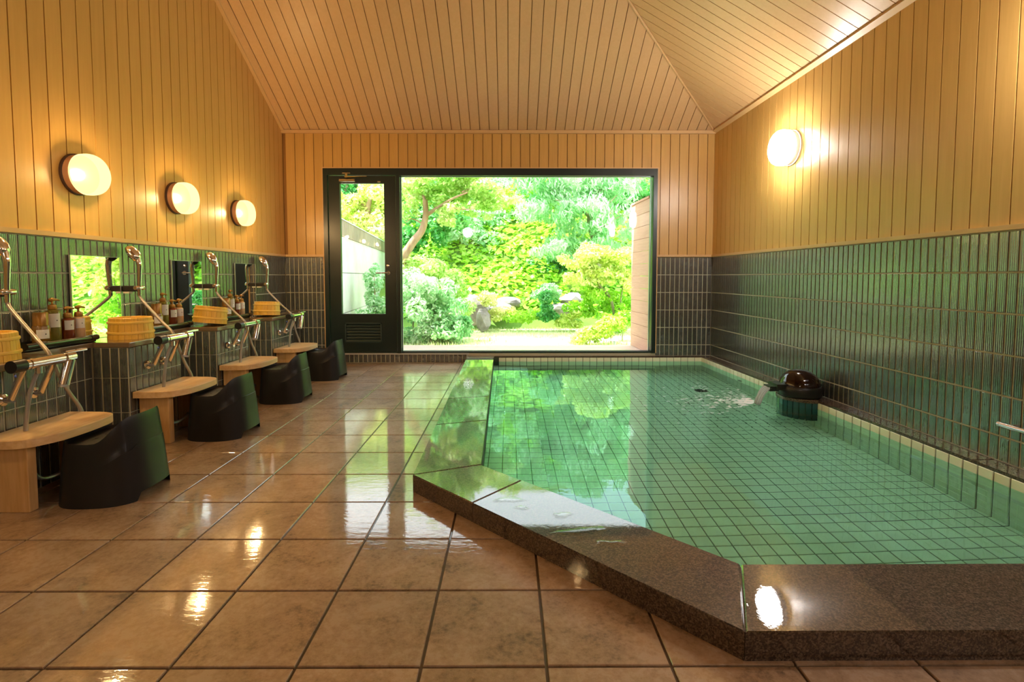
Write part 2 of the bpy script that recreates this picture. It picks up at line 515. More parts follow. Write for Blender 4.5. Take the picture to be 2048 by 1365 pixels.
def sharp(me, ang=0.7):
    try: me.set_sharp_from_angle(angle=ang)
    except Exception: pass
def spline(pts, sub=8):
    P = [Vector(p) for p in pts]; out = []
    for i in range(len(P) - 1):
        a = P[max(i - 1, 0)]; b = P[i]; c = P[i + 1]; d = P[min(i + 2, len(P) - 1)]
        for k in range(sub):
            t = k / sub
            out.append(0.5 * ((2 * b) + (c - a) * t + (2 * a - 5 * b + 4 * c - d) * t * t + (3 * b - a - 3 * c + d) * t ** 3))
    out.append(P[-1]); return out
def tube_vf(pts, rad, seg=10):
    P = [Vector(p) for p in pts]; n = len(P)
    R = rad if isinstance(rad, (list, tuple)) else [rad] * n
    V, Fc = [], []
    up = Vector((0, 0, 1))
    t0 = (P[1] - P[0]).normalized()
    if abs(t0.dot(up)) > 0.95: up = Vector((1, 0, 0))
    nrm = t0.cross(up).normalized()
    for i in range(n):
        t = (P[min(i + 1, n - 1)] - P[max(i - 1, 0)]).normalized()
        nrm = (nrm - t * nrm.dot(t)).normalized(); bn = t.cross(nrm)
        for k in range(seg):
            a = 2 * math.pi * k / seg
            V.append(P[i] + R[i] * (math.cos(a) * nrm + math.sin(a) * bn))
    for i in range(n - 1):
        for k in range(seg):
            j = (k + 1) % seg
            Fc.append((i * seg + k, i * seg + j, (i + 1) * seg + j, (i + 1) * seg + k))
    Fc.append(tuple(range(seg))[::-1]); Fc.append(tuple(range((n - 1) * seg, n * seg)))
    return V, Fc
def tube(name, pts, rad, mat, parent=None, seg=10):
    V, Fc = tube_vf(pts, rad, seg)
    o = mk(name, V, Fc, mat, parent, True); sharp(o.data); return o
def rotz2(x, y, a): return (x * math.cos(a) - y * math.sin(a), x * math.sin(a) + y * math.cos(a))

# ------------------------------------------------------------------ room shell
XL, YB, ZE, ZT = -2.403, 5.532, 2.474, 1.150
XR0, KR = 2.187, 0.0295
YF = -2.6                                  # wall behind the camera
SL = 0.60                                  # roof pitch of the back slope
SR = 0.576                                 # roof pitch of the right slope
TOP = 4.6
def XR(y): return XR0 + KR * (YB - y)
RA = math.atan(KR)
TP, TH = 0.0484, 0.19                      # wall tile pitch, row height
BP = 0.0997                                # board pitch
DX0, DX1, DZ0, DZ1 = -1.977, 1.581, 0.104, 2.080     # glazed opening in the back wall

def structure(o): o['kind'] = 'structure'; return o
# wall bodies (behind boards and tiles)
y_s = YB - (TOP - ZE) / SL
wl = structure(slab('wall_left', [(YF, -0.1), (YB + 0.15, -0.1), (YB + 0.15, ZE), (y_s, TOP), (YF, TOP)],
      lambda u, v, t: (XL + t, u, v), -0.15, -0.014, 'wall_backing'))
wb = structure(boxes('wall_back', [((XL - 0.15, YB + 0.014, -0.1), (DX0, YB + 0.16, ZE + 0.1)),
      ((DX1, YB + 0.014, -0.1), (XR0 + 0.2, YB + 0.16, ZE + 0.1)),
      ((DX0, YB + 0.014, DZ1), (DX1, YB + 0.16, ZE + 0.1)),
      ((DX0, YB + 0.014, -0.1), (DX1, YB + 0.16, DZ0))], 'wall_backing'))
LENR = YB - YF + 0.1
wr = box('wall_right', (0.014, -LENR, -0.1), (0.15, 0.15, ZE + 0.3), 'wall_backing')
wr.location = (XR0, YB, 0); wr.rotation_euler = (0, 0, RA); structure(wr)
wf = structure(box('wall_front', (XL - 0.15, YF - 0.15, -0.1), (XR(YF) + 0.2, YF, TOP), 'wall_wood'))

# boards of the walls
def strips(u0, u1, pitch, gap):
    n = int(math.ceil((u1 - u0) / pitch))
    return [(u0 + k * pitch + gap / 2, min(u0 + (k + 1) * pitch - gap / 2, u1)) for k in range(n)]
GAP = 0.0065
for a, b in strips(0.0, 4.6, BP, GAP):                    # left wall, from the back corner forward
    ya, yb_ = YB - b, YB - a
    poly = [(ya, ZT), (yb_, ZT), (yb_, 9), (ya, 9)]
    poly = clip(poly, (SL, 1.0), ZE + SL * YB)
    poly = clip(poly, (0, 1.0), TOP)
    slab('board', poly, lambda u, v, t: (XL + t, u, v), -0.014, 0.0, 'wall_wood', wl)
for a, b in strips(0.03, XR0 - XL, BP, GAP):              # back wall
    xa, xb = XL + a, XL + b
    for z0, z1, lo, hi in ((ZT, ZE, XL, DX0), (DZ1, ZE, DX0, DX1), (ZT, ZE, DX1, XR0)):
        p = clip(clip([(xa, z0), (xb, z0), (xb, z1), (xa, z1)], (-1, 0), -lo), (1, 0), hi)
        if len(p) > 2 and max(q[0] for q in p) - min(q[0] for q in p) > 0.008:
            slab('board', p, lambda u, v, t: (u, YB - t, v), -0.014, 0.0, 'wall_wood', wb)
for a, b in strips(0.0, 4.4, BP, GAP):                    # right wall, local frame of the wall
    slab('board', [(-b, ZT), (-a, ZT), (-a, ZE + 0.03), (-b, ZE + 0.03)], lambda u, v, t: (-t, u, v), -0.014, 0.0, 'wall_wood', wr)

# ceiling: back slope, right slope, boards run up each slope
ce = structure(boxes('ceiling', [((XL - 0.15, YF - 0.15, TOP), (XR(YF) + 0.2, YB, TOP + 0.1))], 'wall_backing'))
LS = math.sqrt(1 + SL * SL)
def fb(u, v, t):   # u = X, v = distance up the slope from the back wall, t = towards the room
    return (u - 0.0, YB - v / LS - t * SL / LS, ZE + v * SL / LS - t / LS)
vmax = (TOP - ZE) / SL * LS
# hip line in plan: where both slopes have the same height (X = XR - d, Y = YB - d)
hipk = 1.0
for a, b in strips(0.0, XR0 - XL, BP, GAP):
    xa, xb = XL + a, XL + b
    p = [(xa, 0), (xb, 0), (xb, vmax), (xa, vmax)]
    p = clip(p, (1.0, 1.0 / LS / hipk), XR0)             # left of the hip
    slab('board', p, fb, -0.014, 0.0, 'ceiling_wood', ce)
slab('ceiling_deck', clip([(XL - .1, -.1), (XR0 + .2, -.1), (XR0 + .2, vmax), (XL - .1, vmax)], (1.0, 1.0 / LS / hipk), XR0 + .1), fb, -0.06, -0.014, 'wall_backing', ce)
LR = math.sqrt(1 + SR * SR)
def frr(u, v, t):  # u = distance along the right wall from the back corner, v up the slope
    x = XR(YB - u) - v / LR - t * SR / LR
    return (x, YB - u, ZE + 0.007 * u + v * SR / LR - t / LR)
vr = (TOP - ZE) / SR * LR
for a, b in strips(0.0, 4.6, BP, GAP):
    p = [(a, 0), (b, 0), (b, vr), (a, vr)]
    p = clip(p, (-(1.0 + KR), 1.0 / LR), 0.0)
    slab('board', p, frr, -0.014, 0.0, 'ceiling_wood', ce)
slab('ceiling_deck', clip([(-.1, -.1), (YB - YF + .1, -.1), (YB - YF + .1, vr), (-.1, vr)], (-(1.0 + KR), 1.0 / LR), .05), frr, -0.06, -0.014, 'wall_backing', ce)
# outside roof edge so that the daylight meets a real eave
structure(slab('trim_10', [(XL - 0.5, -0.55), (XR0 + 0.7, -0.55), (XR0 + 0.7, 0.0), (XL - 0.5, 0.0)], fb, -0.24, -0.16, 'wall_backing'))

# trims
tb = 0.012
structure(boxes('trim_1', [((XL, 0.9, ZT - 0.006), (XL + 0.016, YB, ZT + 0.018))], 'trim_wood'))
structure(boxes('trim_2', [((XL, YB - 0.016, ZT - 0.006), (DX0, YB, ZT + 0.018)), ((DX1, YB - 0.016, ZT - 0.006), (XR0, YB, ZT + 0.018))], 'trim_wood'))
t3 = structure(box('trim_3', (-0.016, -4.4, ZT - 0.006), (0.0, 0.0, ZT + 0.018), 'trim_wood')); t3.location = wr.location; t3.rotation_euler = wr.rotation_euler
structure(box('trim_4', (XL, YB - 0.030, ZE - 0.028), (XR0, YB, ZE + 0.003), 'trim_wood'))
structure(slab('trim_5', [(0, -0.012), (4.6, -0.012), (4.6, 0.03), (0, 0.03)], frr, 0.0, 0.022, 'trim_wood'))
structure(slab('trim_6', [(XL, 0), (XL + 0.03, 0), (XL + 0.03, vmax), (XL, vmax)], fb, 0.0, 0.016, 'trim_wood'))
hp = [Vector((XR0 - d, YB - d, ZE + SL * d - 0.007)) for d in (0.0, (TOP - ZE) / SL)]
structure(tube('trim_7', hp, 0.010, 'trim_wood', None, 6))
structure(boxes('trim_8', [((DX0 - 0.014, YB - 0.01, DZ0), (DX0, YB, DZ1 + 0.014)), ((DX1, YB - 0.01, DZ0), (DX1 + 0.014, YB, DZ1 + 0.014)),
      ((DX0, YB - 0.01, DZ1), (DX1, YB, DZ1 + 0.014))], 'trim_wood'))

# ---- wall tiles
def tile_mesh(w, h, t=0.0045, c=0.0016, axis='x', name='tile'):
    """a glazed tile centred on the origin; front towards +axis normal"""
    V = []
    for d, k in ((0, 0), (t - c, 0), (t, c)):
        for su, sv in ((-1, -1), (1, -1), (1, 1), (-1, 1)):
            V.append((su * (w / 2 - k), sv * (h / 2 - k), d))
    Fc = [(0, 3, 2, 1), (8, 9, 10, 11)]
    for r in (0, 4):
        for i in range(4):
            j = (i + 1) % 4
            Fc.append((r + i, r + j, r + 4 + j, r + 4 + i))
    if axis == 'x':   V = [(d, u, v) for u, v, d in V]          # faces +X
    elif axis == '-x': V = [(-d, -u, v) for u, v, d in V]        # faces -X
    elif axis == '-y': V = [(u, -d, v) for u, v, d in V]         # faces -Y
    elif axis == 'z': V = [(u, v, d) for u, v, d in V]
    me = bpy.data.meshes.new(name); me.from_pydata(V, [], Fc); me.update()
    return me
_tc = {}
def put_tile(parent, axis, loc, w, h, mat='wall_tile', name='tile', t=0.0045):
    k = (axis, round(w, 4), round(h, 4), mat, t)
    if k not in _tc:
        me = tile_mesh(w, h, t, axis=axis); me.materials.append(MATS[mat]); _tc[k] = me
    jig = 0.0008
    l = Vector(loc)
    return link(name, _tc[k], parent, l)
def tile_bulk(name, parent, lst, mat='wall_tile', t=0.0045):
    """many tiles joined: lst of (axis, loc, w, h)"""
    V, Fc = [], []
    for axis, loc, w, h in lst:
        me = tile_mesh(w, h, t, axis=axis); k = len(V)
        V += [Vector(v.co) + Vector(loc) for v in me.vertices]
        Fc += [tuple(i + k for i in p.vertices) for p in me.polygons]
        bpy.data.meshes.remove(me)
    if not V: return
    o = mk(name, V, Fc, mat, parent); o['kind'] = 'stuff'; return o
GR = 0.0078
def row_bounds(z0, z1):
    """tile courses are counted down from the wood"""
    out = []; top = ZT - 0.008
    while top > z0 + 0.004:
        lo = top - TH
        a, b = max(lo, z0), min(top, z1)
        if b - a > 0.02: out.append((a + GR / 2, b - GR / 2))
        top = lo
    return out
# grout beds
box('grout_bed', (XL - 0.014, YF, -0.05), (XL - 0.003, YB, ZT), 'wall_grout', wl)
boxes('grout_bed', [((XL, YB + 0.003, -0.05), (DX0, YB + 0.014, ZT)), ((DX1, YB + 0.003, -0.05), (XR0, YB + 0.014, ZT)), ((DX0, YB + 0.003, -0.05), (DX1, YB + 0.014, DZ0))], 'wall_grout', wb)
box('grout_bed', (0.003, -LENR, -0.05), (0.014, 0, ZT), 'wall_grout', wr)
# right wall: 300 nearest to the camera singly, the rest joined
allr = []
for k in range(int(4.6 / TP)):
    yc = -(k + 0.5) * TP
    for a, b in row_bounds(0.075, ZT): allr.append((('-x'), (0.003, yc, (a + b) / 2), TP - GR, b - a))
vis = [q for q in allr if YB + q[1][1] > 2.12]
vis.sort(key=lambda q: q[1][1])
for axis, loc, w, h in vis[:300]: put_tile(wr, axis, loc, w, h)
tile_bulk('tile_field', wr, vis[300:] + [q for q in allr if YB + q[1][1] <= 2.12])
# back wall
for x0, x1 in ((XL, DX0 - 0.004), (DX1 + 0.004, XR0)):
    n = int((x1 - x0) / TP + 0.5); w = (x1 - x0) / n
    for k in range(n):
        for a, b in row_bounds(0.0 if x0 < 0 else 0.075, ZT):
            put_tile(wb, '-y', (x0 + (k + 0.5) * w, YB + 0.003, (a + b) / 2), w - GR, b - a)
n = int((-0.46 - DX0) / TP); w = (-0.46 - DX0) / n
for k in range(n):
    put_tile(wb, '-y', (DX0 + (k + 0.5) * w, YB + 0.003, 0.045), w - GR, 0.082)
structure(box('trim_9', (DX0, YB - 0.012, 0.088), (-0.44, YB + 0.003, DZ0), 'threshold'))

# ------------------------------------------------------------------ stations: geometry constants
STN = [2.16, 3.00, 3.84, 4.68]
XF, XG = -2.065, -2.264               # front of the blocks, front of the recess
LZ = 0.575                            # ledge top
HB = 0.22                             # half length of a block
MIR = [(c - 0.185, c + 0.165) for c in STN]
MZ0, MZ1 = LZ, 1.047

# left wall tiles above the ledge
kmax = int((YB - 1.9) / TP)
for k in range(kmax):
    yc = YB - (k + 0.5) * TP
    for a, b in row_bounds(LZ, ZT):
        put_tile(wl, 'x', (XL - 0.003, yc, (a + b) / 2), TP - GR, b - a)
tile_bulk('tile_field', wl, [('x', (XL - 0.003, YB - (k + 0.5) * TP, (a + b) / 2), TP - GR, b - a) for k in range(kmax, int((YB - 0.4) / TP)) for a, b in row_bounds(0.0, ZT)])

# ------------------------------------------------------------------ wash counter
wc = thing('wash_counter', 'dark tiled wash counter with stone top, stepping in and out along the wall', 'counter')
y_near = 1.30
segs = []           # (y0, y1, front)
cur = y_near
for c in [1.32] + STN:
    if c - HB > cur: segs.append((cur, c - HB, XG))
    segs.append((max(c - HB, cur), c + HB, XF)); cur = c + HB
segs.append((cur, YB, XG))
boxes('body', [((XL + 0.002, a, 0.0), (f - 0.008, b - (0.008 if f == XF else 0) * 0, LZ - 0.03)) for a, b, f in segs], 'wall_grout', wc)
# stone top, one outline following the steps
out = [(XL, y_near)]
for a, b, f in segs:
    out += [(f + 0.006, a - (0.006 if f == XF else -0.006)), (f + 0.006, b + (0.006 if f == XF else -0.006))]
out.append((XL, YB)); out[-2] = (XG + 0.006, YB); out[1] = (XF + 0.006, y_near)
pieces = []
for a, b, f in segs:
    e = 0.006 if f == XF else 0.0
    pieces.append(((XL + 0.002, a - e, LZ - 0.028), (f + 0.006, b + e, LZ)))
for k, (lo, hi) in enumerate(pieces):
    box('stone_top', (lo[0], lo[1] + 0.0008, lo[2]), (hi[0], hi[1] - 0.0008, hi[2]), 'ledge_stone', wc, 0.004, 2)
rows3 = [(0.002, 0.188), (0.192, 0.378), (0.382, LZ - 0.031)]
for a, b, f in segs:
    if b < 1.9: continue
    n = max(1, int((b - a) / TP + 0.5)); w = (b - a) / n
    for k in range(n):
        for z0, z1 in rows3: put_tile(wc, 'x', (f - 0.008, a + (k + 0.5) * w, (z0 + z1) / 2), w - GR, z1 - z0)
    if f == XF:                               # the side turned to the camera
        n = 4; w = (XF - XG - 0.008) / n
        for k in range(n):
            for z0, z1 in rows3: put_tile(wc, '-y', (XG + (k + 0.5) * w, a, (z0 + z1) / 2), w - GR, z1 - z0)

# ------------------------------------------------------------------ floor tiles
GX, GY, GT = -1.111, 1.1786, 0.30
OXN, OXF, OYF = -0.418, -0.455, 1.192     # curb: outer x near, outer x at the back wall, outer front y
CW, ZC = 0.29, 0.075
D1 = (OXN, OYF + 0.988); D2 = (OXN + 0.988, OYF)
fl = structure(boxes('floor', [((XL - 0.1, YF, -0.06), (OXF + 0.1, YB + 0.1, -0.006)), ((OXF + 0.1, YF, -0.06), (XR(YF) + .1, OYF + 0.1, -0.006))], 'floor_grout'))
mk('floor_corner', [(-0.36, OYF + 0.1, -0.006), (-0.36 + 0.5, OYF + 0.1, -0.006), (D2[0], OYF + 0.09, -0.006), (D1[0] + 0.09, D1[1], -0.006)], [(0, 1, 2, 3)], 'floor_grout', fl)
hs = [((1.0, 0.0), -0.36), ((0.0, 1.0), OYF + 0.06), ((0.7071, 0.7071), 0.7071 * (D1[0] + D1[1]) + 0.06)]
fg = 0.0075
_full = None
for i in range(-5, 13):
    for j in range(-4, 15):
        x0, y0 = GX + i * GT + fg / 2, GY + j * GT + fg / 2
        x1, y1 = x0 + GT - fg, y0 + GT - fg
        if y1 < 0.72 or x0 > XR(y0): continue
        R = [(x0, y0), (x1, y0), (x1, y1), (x0, y1)]
        R = clip(clip(clip(R, (0, 1), YB), (-1, 0), -XL), (1, 0), XR(y1))
        if len(R) < 3: continue
        best = max((clip(R, n_, c_) for n_, c_ in hs), key=lambda p: abs(area(p)) if len(p) > 2 else 0)
        if len(best) < 3 or abs(area(best)) < 1e-4: continue
        xm, ym = (x0 + x1) / 2, (y0 + y1) / 2
        if xm < XF - 0.25: continue
        bi = max(range(3), key=lambda q: abs(area(clip(R, *hs[q]))) if len(clip(R, *hs[q])) > 2 else 0)
        rest = clip(R, (-hs[bi][0][0], -hs[bi][0][1]), -hs[bi][1])
        if len(rest) > 2 and abs(area(best) - (GT - fg) ** 2) > 1e-6:
            for q in range(3):
                if q == bi: continue
                pc = clip(rest, *hs[q])
                if len(pc) > 2 and abs(area(pc)) > 3e-4:
                    o = slab('tile', [(u - xm, v - ym) for u, v in pc], lambda u, v, t: (u, v, t), -0.012, 0.0, 'floor_tile', fl, 0.0)
                    if o: o.location = (xm, ym, 0)
                    break
        if abs(area(best) - (GT - fg) ** 2) < 1e-6:
            if _full is None:
                h_ = (GT - fg) / 2
                tmp = slab('tile', [(-h_, -h_), (h_, -h_), (h_, h_), (-h_, h_)], lambda u, v, t: (u, v, t), -0.012, 0.0, 'floor_tile', None, 0.0018)
                _full = tmp.data; bpy.data.objects.remove(tmp)
            link('tile', _full, fl, (xm, ym, 0))
        else:
            o = slab('tile', [(u - xm, v - ym) for u, v in best], lambda u, v, t: (u, v, t), -0.012, 0.0, 'floor_tile', fl, 0.0018)
            if o: o.location = (xm, ym, 0)
mk('tile_field', [(XL, YF, 0), (XR(YF), YF, 0), (XR(0.7), 0.7, 0), (XL, 0.7, 0)], [(0, 1, 2, 3)], 'floor_tile', fl)['kind'] = 'stuff'

# ------------------------------------------------------------------ bath: curb, basin, tiles
bp_ = thing('bath_pool', 'sunken bath lined with pale square tiles and edged with dark speckled granite', 'bath')
IXN, IXF, IYF = OXN + CW, OXF + CW, OYF + CW
I1 = (IXN, D1[1] + CW * 0.4142); I2 = (D2[0] + CW * 0.4142, IYF)
BIY = YB - 0.045                            # inner edge of the back curb
XRI = lambda y: XR(y) - 0.112
jw = 0.0012
def lerp(p, q, t): return (p[0] + (q[0] - p[0]) * t, p[1] + (q[1] - p[1]) * t)
A0, A1 = (OXF, YB), (IXF, YB)
def curb(poly, z0=0.0, mat='granite'):
    o = slab('curb_slab', poly, lambda u, v, t: (u, v, t), z0, ZC, mat, bp_, 0.004)
    return o
cuts = [0.0, 0.22, 0.40, 0.585, 0.775, 1.0]
def shrink(p, k=jw):
    c = (sum(q[0] for q in p) / len(p), sum(q[1] for q in p) / len(p))
    r = []
    for q in p:
        d = math.hypot(q[0] - c[0], q[1] - c[1]); r.append((c[0] + (q[0] - c[0]) * (1 - k / d), c[1] + (q[1] - c[1]) * (1 - k / d)))
    return r
for a, b in zip(cuts[:-1], cuts[1:]):       # long side by the floor
    curb(shrink([lerp(A0, D1, a), lerp(A0, D1, b), lerp(A1, I1, b), lerp(A1, I1, a)]))
core = []
_o = [A0, D1, D2, (XR(OYF), OYF)]; _i = [A1, I1, I2, (XR(IYF), IYF)]
for k in range(3):
    core.append([lerp(_o[k], _i[k], .02), lerp(_o[k + 1], _i[k + 1], .02), lerp(_o[k + 1], _i[k + 1], .98), lerp(_o[k], _i[k], .98)])
V, Fc = [], []
for q in core:
    if area(q) < 0: q = q[::-1]
    k = len(V); V += [(u, v, -0.05) for u, v in q] + [(u, v, ZC - 0.006) for u, v in q]
    Fc.append((k + 4, k + 5, k + 6, k + 7))
    for i in range(4): Fc.append((k + i, k + (i + 1) % 4, k + 4 + (i + 1) % 4, k + 4 + i))
mk('curb_core', V, Fc, 'floor_grout', bp_)
jo, ji = 0.28, 0.22
curb(shrink([D1, lerp(D1, D2, jo), lerp(I1, I2, ji), I1]))
curb(shrink([lerp(D1, D2, jo), D2, I2, lerp(I1, I2, ji)]))
xr_ = XR(OYF)
curb(shrink([D2, (1.55, OYF), (1.55, IYF), I2]))
curb(shrink([(1.55, OYF), (xr_, OYF), (XR(IYF), IYF), (1.55, IYF)]))
# strips along the right wall and the window
yy = [IYF, 2.35, 3.25, 4.2, YB]
for a, b in zip(yy[:-1], yy[1:]):
    curb(shrink([(XRI(a), a), (XR(a) , a), (XR(b), b), (XRI(b), b)]), ZC - 0.014)
curb(shrink([(IXF, BIY), (0.9, BIY), (0.9, YB), (IXF, YB)]), ZC - 0.014)
curb(shrink([(0.9, BIY), (XRI(YB), BIY), (XRI(YB), YB), (0.9, YB)]), ZC - 0.014)
# toe strip under the front slabs
PZ = -0.46                                  # bath floor
WZ = 0.018                                  # water level
inner = [(IXF, BIY), I1, I2, (XRI(IYF), IYF), (XRI(BIY), BIY)]
bv, bf = [], []
n_ = len(inner)
for z in (ZC - 0.013, PZ - 0.006):
    for p in inner: bv.append((p[0], p[1], z))
for i in range(n_):
    j = (i + 1) % n_
    bf.append((i, j, n_ + j, n_ + i))
bf.append(tuple(range(n_, 2 * n_)))
basin = mk('basin', bv, bf, 'pool_grout', bp_)
bm = bmesh.new(); bm.from_mesh(basin.data); bmesh.ops.recalc_face_normals(bm, faces=bm.faces[:])
bmesh.ops.reverse_faces(bm, faces=bm.faces[:]); bm.to_mesh(basin.data); bm.free()
PT = 0.0755; PG = 0.0045
ptl = []
for i in range(-40, 40):
    for j in range(0, 60):
        x0, y0 = 2.07 - (i + 1) * PT, BIY - (j + 1) * PT
        R = [(x0 + PG / 2, y0 + PG / 2), (x0 + PT - PG / 2, y0 + PG / 2), (x0 + PT - PG / 2, y0 + PT - PG / 2), (x0 + PG / 2, y0 + PT - PG / 2)]
        R = clip(R, (0, -1), -IYF)
        R = clip(R, (-0.7071, -0.7071), -0.7071 * (I1[0] + I1[1]))
        R = clip(R, (-1, 0), -IXF)
        R = clip(R, (1, 0), XRI(y0))
        if len(R) > 2 and abs(area(R)) > 2e-4: ptl.append((R, x0 + PT / 2, y0 + PT / 2))
ptl.sort(key=lambda q: (q[2] - 0) ** 2 + 0.3 * q[1] ** 2)
_pf = None
def pool_tile(R, xm, ym, z, parent=bp_):
    global _pf
    if abs(abs(area(R)) - (PT - PG) ** 2) < 1e-7:
        if _pf is None:
            h_ = (PT - PG) / 2
            t = slab('tile', [(-h_, -h_), (h_, -h_), (h_, h_), (-h_, h_)], lambda u, v, t: (u, v, t), -0.006, 0.0, 'pool_tile', None, 0.001)
            _pf = t.data; bpy.data.objects.remove(t)
        return link('tile', _pf, parent, (xm, ym, z))
    o = slab('tile', [(u - xm, v - ym) for u, v in R], lambda u, v, t: (u, v, t), -0.006, 0.0, 'pool_tile', parent, 0.001)
    if o: o.location = (xm, ym, z)
    return o
bench_x = 0.19
for R, xm, ym in ptl[:300]: pool_tile(R, xm, ym, PZ)
V, Fc = [], []
for R, xm, ym in ptl[300:]:
    k = len(V); m_ = len(R)
    V += [(u, v, PZ) for u, v in R]; Fc.append(tuple(range(k, k + m_)))
fo = mk('tile_field', V, Fc, 'pool_tile', bp_); fo['kind'] = 'stuff'
# side tiles (right and back): top course singly, below joined
low = []
nr = int((BIY - IYF) / PT)
zt = ZC - 0.0145
for k in range(nr):
    yc = BIY - (k + 0.5) * PT
    put = ('-x', (XRI(yc) - 0.0, yc, 0), PT - PG, PT - PG)
    for r in range(7):
        z1 = zt - r * PT; z0 = max(z1 - PT, PZ)
        if z1 - z0 < 0.02: continue
        q = ('-x', (XRI(yc), yc, (z0 + z1) / 2), PT - PG, z1 - z0 - PG * 0.5)
        if r == 0: put_tile(bp_, q[0], q[1], q[2], q[3], 'pool_tile', 'edge_tile', 0.005)
        else: low.append(q)
nb = int((XRI(BIY) - IXF) / PT)
for k in range(nb):
    xc = XRI(BIY) - (k + 0.5) * PT
    for r in range(7):
        z1 = zt - r * PT; z0 = max(z1 - PT, PZ)
        if z1 - z0 < 0.02: continue
        q = ('-y', (xc, BIY, (z0 + z1) / 2), PT - PG, z1 - z0 - PG * 0.5)
        if r == 0: put_tile(bp_, q[0], q[1], q[2], q[3], 'pool_tile', 'edge_tile', 0.005)
        else: low.append(q)
so = tile_bulk('side_tile_field', bp_, low, 'pool_tile', 0.005)
# bench under water along the long side
SD = I1[0] + I1[1]
slab('bench', [(IXF - 0.01, BIY - 0.002), (IXF - .01, SD - IXF), (I1[0], I1[1]), (bench_x, SD - bench_x), (bench_x, BIY - 0.002)], lambda u, v, t: (u, v, t), PZ - 0.005, -0.21, 'pool_grout', bp_)
V, Fc = [], []
for j in range(int((BIY - I1[1] + 0.4) / PT)):
    for i in range(5):
        x1 = bench_x - i * PT - PG / 2; x0 = max(x1 - PT + PG, IXF); y1 = BIY - j * PT - PG / 2; y0 = y1 - PT + PG
        if x1 - x0 < 0.01: continue
        q = clip([(x0, y0), (x1, y0), (x1, y1), (x0, y1)], (-0.7071, -0.7071), -0.7071 * SD)
        if len(q) < 3: continue
        k = len(V); V += [(a_, b_, -0.206) for a_, b_ in q]; Fc.append(tuple(range(k, k + len(q))))
bt = mk('bench_tile_field', V, Fc, 'pool_tile', bp_); bt['kind'] = 'stuff'
# drain and inlets
lathe('floor_drain', [(0.055, 0), (0.055, 0.006), (0.035, 0.009), (0.0, 0.009)], 'spout_black', bp_, 20, (1.72, 4.55, PZ))
for q in ((2.10, 4.60), ): 
    o = lathe('water_inlet', [(0.03, 0), (0.03, 0.012), (0.0, 0.012)], 'spout_black', bp_, 16, (XRI(q[1]) - 0.005, q[1], -0.13), (0, -math.pi / 2, 0))
# water surface
wv = [(p[0], p[1], WZ) for p in inner]
wtr = mk('bath_water', wv, [tuple(range(len(wv)))], 'water')
bm = bmesh.new(); bm.from_mesh(wtr.data); bm.normal_update()
for f_ in bm.faces:
    if f_.normal.z < 0: f_.normal_flip()
bm.to_mesh(wtr.data); bm.free()
tag(wtr, 'clear turquoise bath water filling the sunken granite-edged pool', 'water')

# ------------------------------------------------------------------ water spout on the right curb
SY = 3.66; sxc = XRI(SY)
ped = thing('water_spout', 'dark glazed dome spout on a rounded teal tiled pedestal pouring water into the bath', 'spout', (sxc, SY, 0))
np_ = 14; pr = 0.175
for k in range(np_):                                  # staves of the half-round pedestal
    a0 = math.pi / 2 + math.pi * k / np_ + 0.012; a1 = math.pi / 2 + math.pi * (k + 1) / np_ - 0.012
    poly = [(pr * math.cos(a0), pr * math.sin(a0)), (pr * math.cos(a1), pr * math.sin(a1)), ((pr - .02) * math.cos(a1), (pr - .02) * math.sin(a1)), ((pr - .02) * math.cos(a0), (pr - .02) * math.sin(a0))]
    slab('tile', poly, lambda u, v, t: (u, v, t), -0.30, ZC - 0.018, 'pedestal_tile', ped, 0.0)
cap = [(pr * 1.03 * math.cos(math.pi / 2 + math.pi * k / 24), pr * 1.03 * math.sin(math.pi / 2 + math.pi * k / 24)) for k in range(25)]
slab('pedestal_top', cap, lambda u, v, t: (u, v, t), ZC - 0.018, ZC + 0.004, 'granite', ped, 0.003)
slab('pedestal_core', [(p[0] * .86, p[1] * .86) for p in cap], lambda u, v, t: (u, v, t), -0.30, ZC - 0.018, 'pool_grout', ped, 0.0)
pc_ = (-0.043, -0.02, 0)
lathe('pot_body', [(0.0, ZC + 0.005), (0.132, ZC + 0.005), (0.143, ZC + 0.015), (0.146, 0.138), (0.139, 0.156), (0.128, 0.160), (0.0, 0.160)], 'spout_black', ped, 40, pc_)
lathe('dome', [(0.134, 0.158), (0.132, 0.170), (0.123, 0.198), (0.103, 0.229), (0.075, 0.252), (0.040, 0.265), (0.0, 0.269)], 'dome_glaze', ped, 40, pc_)
# stepped spout lips pointing over the water
boxes('gutter', [((-0.235, -0.08, 0.130), (-0.15, 0.04, 0.170)), ((-0.278, -0.066, 0.118), (-0.215, 0.026, 0.152))], 'spout_black', ped)
# falling water
sv, sf = [], []
for s_ in range(7):
    y0 = -0.034 + s_ * 0.0113
    pts = []
    for t in np.linspace(0, 1, 9):
        pts.append((sxc - 0.266 - 0.08 * t - 0.012 * math.sin(s_ * 2.1) * t, SY - 0.02 + y0 * (1.15 - 0.2 * t), 0.140 - 0.116 * t * t - 0.008 * t))
    v_, f_ = tube_vf(pts, [0.0075 + 0.0014 * math.sin(3 * q + s_) for q in range(9)], 8)
    k = len(sv); sv += v_; sf += [tuple(i + k for i in f) for f in f_]
st = mk('falling_water', sv, sf, 'foam', None, True)
tag(st, 'white stream of water falling from the dome spout', 'water', kind='stuff')
